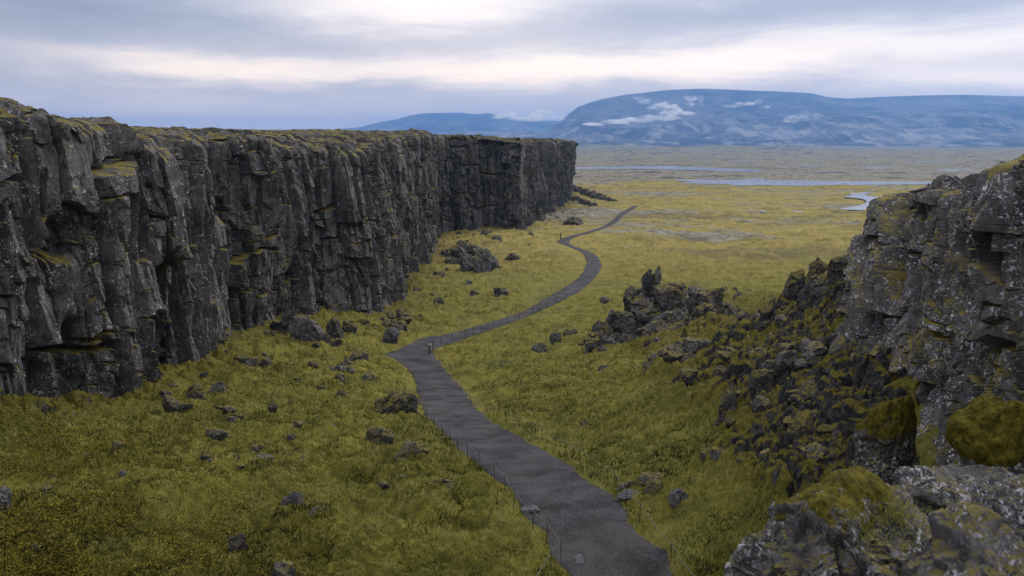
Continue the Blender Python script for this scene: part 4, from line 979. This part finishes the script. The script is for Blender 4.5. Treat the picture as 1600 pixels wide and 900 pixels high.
def box_mesh(c, s):
    x, y, z = s; v = np.array([(a * x / 2, b * y / 2, d * z / 2) for a in (-1, 1) for b in (-1, 1) for d in (-1, 1)]) + np.array(c)
    return v, np.array([(0, 1, 3, 2), (4, 6, 7, 5), (0, 4, 5, 1), (2, 3, 7, 6), (0, 2, 6, 4), (1, 5, 7, 3)])
def bev_obj(name, c, s, mat, parent, bev=0.01, rx=0.0):
    o = mesh_obj(name, *box_mesh((0, 0, 0), s), M[mat], parent); o.location = c; o.rotation_euler = (rx, 0, 0)
    m = o.modifiers.new('b', 'BEVEL'); m.width = bev; m.segments = 2
    return o
q = hit(671, 554); sg = empty('trail_sign', q); tag(sg, 'short dark trail post with a slanted pale sign plate at the path junction', 'sign')
bev_obj('post', (0, 0, 0.35), (0.11, 0.11, 0.9), 'wood', sg); bev_obj('sign_plate', (0.05, -0.03, 0.82), (0.30, 0.22, 0.03), 'plate', sg, .008, R(35))
q = hit(876, 374); sg = empty('marker_post', q); tag(sg, 'lone dark marker post at the far bend of the path', 'post')
bev_obj('post', (0, 0, 0.55), (0.22, 0.22, 1.3), 'wood', sg); bev_obj('post_cap', (0, 0, 1.23), (0.28, 0.28, 0.07), 'wood', sg)

# ------------------------------------------------------------------ grass and shrubs
def scatter(name, n, box, dens, mat, kind_fn, label, cat, seed):
    rng = np.random.RandomState(seed); u0, u1, y0, y1 = box
    y = 1 / rng.uniform(1 / y1, 1 / y0, n) ; a = rng.uniform((u0 - CX) / F_PX, (u1 - CX) / F_PX, n); x = a * y
    keep = rng.uniform(size=n) < dens(x, y); x, y = x[keep], y[keep]
    z, d, rk = ground_z(x, y)
    k = (d > -0.08) & (x > wall_x(y) + 0.5) & (rng.uniform(size=len(x)) > rk * 0.85)
    x, y, z, d = x[k], y[k], z[k], d[k]
    V, F_, tone = kind_fn(x, y, z, rng, d)
    o = mesh_obj(name, V, F_, M[mat], attrs=dict(tone=tone)); tag(o, label, None, None, 'stuff')
    print(name, len(x))
def blades(x, y, z, rng, d):
    n = len(x); sc = 0.6 + y / 65
    lean = rng.normal(0, 0.5, n) + 0.8 * vn(x * 0.4, y * 0.4, seed=301); ang = 0.9 + 1.2 * vn(x * 0.25, y * 0.25, seed=302) + rng.normal(0, .7, n)
    h = (0.035 + 0.10 * rng.uniform(size=n) ** 1.5) * np.clip(sc, .8, 1.5) * (0.7 + 0.6 * (vn(x * .5, y * .5, seed=303) > 0)); w = 0.013 * sc * rng.uniform(.6, 1.4, n)
    lx, ly = np.cos(ang) * lean * h, np.sin(ang) * lean * h; th = rng.uniform(0, math.pi, n); wx, wy = np.cos(th) * w, np.sin(th) * w
    p0 = np.stack([x - wx, y - wy, z - .02], -1); p1 = np.stack([x + wx, y + wy, z - .02], -1); p2 = np.stack([x + lx, y + ly, z + h], -1)
    V = np.stack([p0, p1, p2], 1).reshape(-1, 3); t = np.clip(0.44 + 0.48 * vn(x * 2.9, y * 2.3, seed=303) + 0.26 * vn(x * .8, y * .8, seed=304) + 0.18 * vn(x * .15, y * .15, seed=305) + rng.normal(0, .14, n), 0, 1)
    return V, np.arange(n * 3).reshape(n, 3), np.repeat(t, 3)
scatter('grass', 570000, (-230, 1330, 20, 95), lambda x, y: np.clip(0.65 + 0.5 * fbm(x * .5, y * .5, oct=3, seed=310), .15, 1), 'grass', blades,
        'short yellow green grass and moss tufts over the valley floor', 'grass', 11)
def leaves(x, y, z, rng, d):
    n = len(x); clump = np.clip(fbm(x * 1.2, y * 1.2, oct=3, seed=321) + .25, 0, 1)
    zz = z + rng.uniform(0, 1, n) ** .7 * (0.08 + 0.45 * clump); s_ = rng.uniform(.018, .038, n)
    a = rng.normal(size=(n, 3)); a /= np.linalg.norm(a, axis=1, keepdims=True); b = np.cross(a, rng.normal(size=(n, 3))); b /= np.linalg.norm(b, axis=1, keepdims=True)
    c = np.stack([x, y, zz], -1)
    V = np.stack([c - a * s_[:, None], c - b * s_[:, None] * .55, c + a * s_[:, None], c + b * s_[:, None] * .55], 1).reshape(-1, 3)
    t = np.clip(rng.uniform(-.1, .75, n) + .35 * (rng.uniform(size=n) > .85), 0, 1)
    return V, np.arange(n * 4).reshape(n, 4), np.repeat(t, 4)
def sh_d(x, y):
    m = np.zeros(x.shape)
    for (cu, cv_y, ru, ry, a) in ((40, 33, 130, 5, 1), (90, 25, 190, 4, 1), (160, 40, 130, 4, .4), (330, 27, 100, 3, .3), (230, 23, 160, 3, .8), (380, 50, 110, 6, .25)):
        u = CX + F_PX * x / y; m = np.maximum(m, a * np.exp(-((u - cu) / ru) ** 2 - ((y - cv_y) / ry) ** 2))
    return m * np.clip(.5 + 1.4 * fbm(x * .6, y * .6, oct=3, seed=330), 0, 1)
scatter('low_shrubs', 440000, (-150, 700, 20, 62), sh_d, 'leaf', leaves, 'low creeping shrubs with yellow leaves on the lower left slope', 'shrubs', 12)

# long grass hanging on the near rock
def fringe():
    rng = np.random.RandomState(9); n = 800
    dg = bpy.context.evaluated_depsgraph_get(); V = []; T = []
    for k in range(n):
        u, v = (1370 + rng.normal(0, 42), 800 + rng.normal(0, 18)) if k % 3 else (1420 + rng.normal(0, 60), 860 + rng.normal(0, 20))
        p = P(u, v, 5.0); dirv = Vector(p - np.array([0, 0, CAMZ])).normalized()
        ok, loc, nrm, i, ob, mx = scene.ray_cast(dg, Vector((0, 0, CAMZ)), dirv)
        if not ok or ob is None or ob.name.startswith('lichen_rock') is False or ob is fg2: continue
        a = rng.uniform(0, 2 * math.pi); L = rng.uniform(.05, .17); h0 = np.array(loc)
        d1 = np.array([math.cos(a), math.sin(a) - .4, 1.2]); d1 /= np.linalg.norm(d1)
        m1 = h0 + d1 * L * .5; e = m1 + np.array([math.cos(a), math.sin(a) - .3, rng.uniform(-.7, .2)]) * L * .5
        w = np.array([math.sin(a), -math.cos(a), 0]) * .0022
        V += [h0 - w, h0 + w, m1 + w * .8, m1 - w * .8, m1 - w * .8, m1 + w * .8, e + w * .15, e - w * .15]; T += [rng.uniform(.15, .75)] * 8
    if V:
        o0 = np.array(fg1.location); V = np.array(V) - o0
        mesh_obj('grass_tuft', V, np.arange(len(V)).reshape(-1, 4), M['grass'], fg1, attrs=dict(tone=np.array(T)))
fringe()

# ------------------------------------------------------------------ mountains
def mountain_material():
    m, t, b = new_mat('mountain slopes', 0.98)
    b.inputs['Specular IOR Level'].default_value = 0.05
    g = t.new('ShaderNodeNewGeometry'); pos = g.outputs['Position']
    sep = t.new('ShaderNodeSeparateXYZ'); t.l.new(g.outputs['Normal'], sep.inputs[0])
    n1 = t.noise(pos, 0.0013, 9, 0.68, 0.8); n2 = t.noise(t.mapping(pos, (1, 0.35, 1)), 0.0042, 9, 0.74, 1.2)
    sp = t.new('ShaderNodeSeparateXYZ'); t.l.new(pos, sp.inputs[0])
    lowf = t.ramp(sp.outputs[2], 330, 60)                        # the lower slopes are paler and more streaked
    c = t.mix(t.ramp(n1, 0.40, 0.62), (0.012, 0.013, 0.013), (0.10, 0.095, 0.085))
    c = t.mix(t.math('MULTIPLY', t.ramp(n2, 0.47, 0.60), t.math('MULTIPLY_ADD', lowf, 0.40, 0.14)), c, (0.42, 0.40, 0.37))  # pale patches, plus gully light and shade painted in as stretched streaks
    t.l.new(c, b.inputs['Base Color'])
    return m
M['mount'] = mountain_material()
def mountain(name, label, sky_uv, Yfoot, Ycrest, u0, u1, seed, steep, gul=1.0, nu=700, nw=220):
    u = np.linspace(u0, u1, nu); k = np.array(sky_uv, float); vs = np.interp(u, k[:, 0], k[:, 1]); ker = np.hanning(9); ker /= ker.sum()
    vs = np.convolve(np.pad(vs, 4, mode='edge'), ker, 'valid')
    zc = (HOR - vs) / F_PX * Ycrest + CAMZ
    w = np.linspace(0, 1, nw)[:, None]; a = (u - CX)[None] / F_PX
    Y = Yfoot + (Ycrest - Yfoot) * w + 0 * a; X = a * Y
    st = np.interp(u, [q[0] for q in steep], [q[1] for q in steep])[None]
    prof = w ** st
    rd = fbm(X / 900, Y / 2200, oct=6, seed=seed, ridged=True, gain=.55); rd2 = fbm(X / 1500, Y / 1500, oct=5, seed=seed + 9)
    env = np.sin(np.clip(w, 0, 1) * math.pi) ** .8
    Z = zc[None] * prof * (1 + 0.0 * rd) + gul * env * (rd * 95 + rd2 * 50) * np.clip(zc[None] / 300, .3, 1.2)
    Z = Z + 7 * fbm(X / 160, Y / 160, oct=3, seed=seed + 20) * sstep(0.02, .2, w) * (1 - .6 * sstep(.9, 1, w))
    # far side
    wb_ = np.linspace(0.05, 1, 12)[:, None]; Yb = Ycrest + 3000 * wb_ + 0 * a; Xb = a * Yb; Zb = Z[-1][None] * (1 - wb_ ** 2) - 20 * wb_
    V = np.stack([np.vstack([X, Xb]), np.vstack([Y, Yb]), np.vstack([Z, Zb])], -1)
    V[0, :, 2] = -8
    o = mesh_obj(name, V.reshape(-1, 3), grid_faces(V.shape[0], nu), M['mount'], smooth=True); tag(o, label, kind='structure')
mountain('mountain', 'broad flat-topped blue mountain massif across the plain', [(850, 205), (868, 195), (876, 190), (888, 178), (903, 168), (935, 157), (975, 150), (1040, 143), (1090, 141), (1150, 143), (1210, 145), (1255, 147), (1285, 154), (1315, 156), (1350, 154), (1430, 151), (1500, 150), (1560, 152), (1600, 153), (1700, 152), (1800, 160), (2000, 190)],
         4700, 9000, 700, 2000, 501, [(700, 2.2), (900, 2.6), (1000, 3.0), (1200, 2.6), (1300, 1.9), (1600, 1.5)], 1.0)
mountain('mountain', 'lower distant blue mountain with a flat summit seen above the cliff', [(300, 225), (480, 207), (560, 200), (600, 191), (625, 187), (640, 182), (665, 178), (720, 177), (745, 180), (765, 177.5), (785, 184), (830, 187), (870, 190), (950, 200), (1100, 215)],
         8500, 13500, 250, 1100, 551, [(250, 1.5), (1100, 1.5)], .8, nu=400, nw=140)

# ------------------------------------------------------------------ cloud wisps round the mountain
def cloud(label, parts, Y, seed, dens=0.04):
    V, Fc, off = [], [], 0
    for (u, v, ru, rv) in parts:
        c = P(u, v, Y); k = Y / F_PX; p, f = ico(4)
        n = fbm(p[:, 0] * 2 + seed, p[:, 1] * 2, p[:, 2] * 2, oct=3, seed=seed)
        V.append(c + p * np.array([ru * k, min(ru, 26) * k * .8, rv * k]) * (1.0 + .35 * n)[:, None]); Fc.append(f + off); off += len(p)
    V = np.vstack(V); c = V.mean(0)
    m = bpy.data.materials.new('cloud vapour'); m.use_nodes = True; t = NT(m.node_tree); t.n.clear()
    out = t.new('ShaderNodeOutputMaterial'); pv = t.new('ShaderNodeVolumePrincipled'); t.l.new(pv.outputs[0], out.inputs['Volume'])
    pv.inputs['Color'].default_value = (1, 1, 1, 1); pv.inputs['Anisotropy'].default_value = 0.0
    pos = t.new('ShaderNodeNewGeometry').outputs['Position']
    n = t.noise(t.mapping(pos, (1, 1, 1.8)), 0.0095, 6, 0.66, 0.9)
    t.l.new(t.math('MULTIPLY', t.ramp(n, 0.38, 0.70), dens), pv.inputs['Density'])
    o = mesh_obj('cloud', V - c, np.vstack(Fc), m, smooth=True); o.location = tuple(c); tag(o, label, 'cloud', 'clouds round the mountain', 'stuff')
    return o
cloud('white cloud puff resting on the left shoulder of the big mountain', [(850, 179, 20, 8), (866, 184, 18, 5), (835, 186, 22, 4), (876, 177, 8, 5), (795, 178, 14, 6), (780, 183, 14, 3), (812, 186, 18, 3)], 5400, 1, .03)
cloud('thick white cloud wisp spilling diagonally down the big mountain', [(1012, 158, 16, 6), (1030, 166, 20, 8), (1046, 172, 20, 9), (1000, 153, 10, 3)], 5300, 2, .06)
cloud('flat streak of cloud along the middle of the big mountain', [(1030, 184, 34, 5), (1000, 187, 28, 4), (965, 190, 24, 3.5), (930, 194, 18, 2.5), (1075, 177, 12, 3)], 5300, 3, .05)
cloud('small hooked cloud wisp near the summit of the big mountain', [(1080, 154, 12, 4), (1096, 156, 5, 8), (1078, 163, 10, 3)], 5600, 4, .03)
cloud('arched thin cloud wisp right of the mountain summit', [(1145, 166, 16, 2.5), (1165, 162, 16, 3), (1185, 160, 8, 5), (1196, 167, 9, 2.5)], 5600, 5, .03)
cloud('faint cloud patch low on the right flank of the mountain', [(1255, 184, 26, 6), (1238, 188, 16, 4), (1275, 181, 12, 4)], 5300, 6, .014)

# ------------------------------------------------------------------ haze
def haze():
    v, f = box_mesh((0, 9000, 258), (36000, 24000, 556))
    m = bpy.data.materials.new('haze'); m.use_nodes = True; t = NT(m.node_tree); t.n.clear()
    out = t.new('ShaderNodeOutputMaterial'); pv = t.new('ShaderNodeVolumePrincipled'); t.l.new(pv.outputs[0], out.inputs['Volume'])
    pv.inputs['Color'].default_value = HAZE_COLOR + (1,); pv.inputs['Density'].default_value = HAZE_DENSITY; pv.inputs['Anisotropy'].default_value = 0.6
    o = mesh_obj('haze', v, f, m); tag(o, kind='stuff')
haze()
scene.cycles.volume_bounces = 5
scene.cycles.max_bounces = 8
scene.cycles.diffuse_bounces = 3
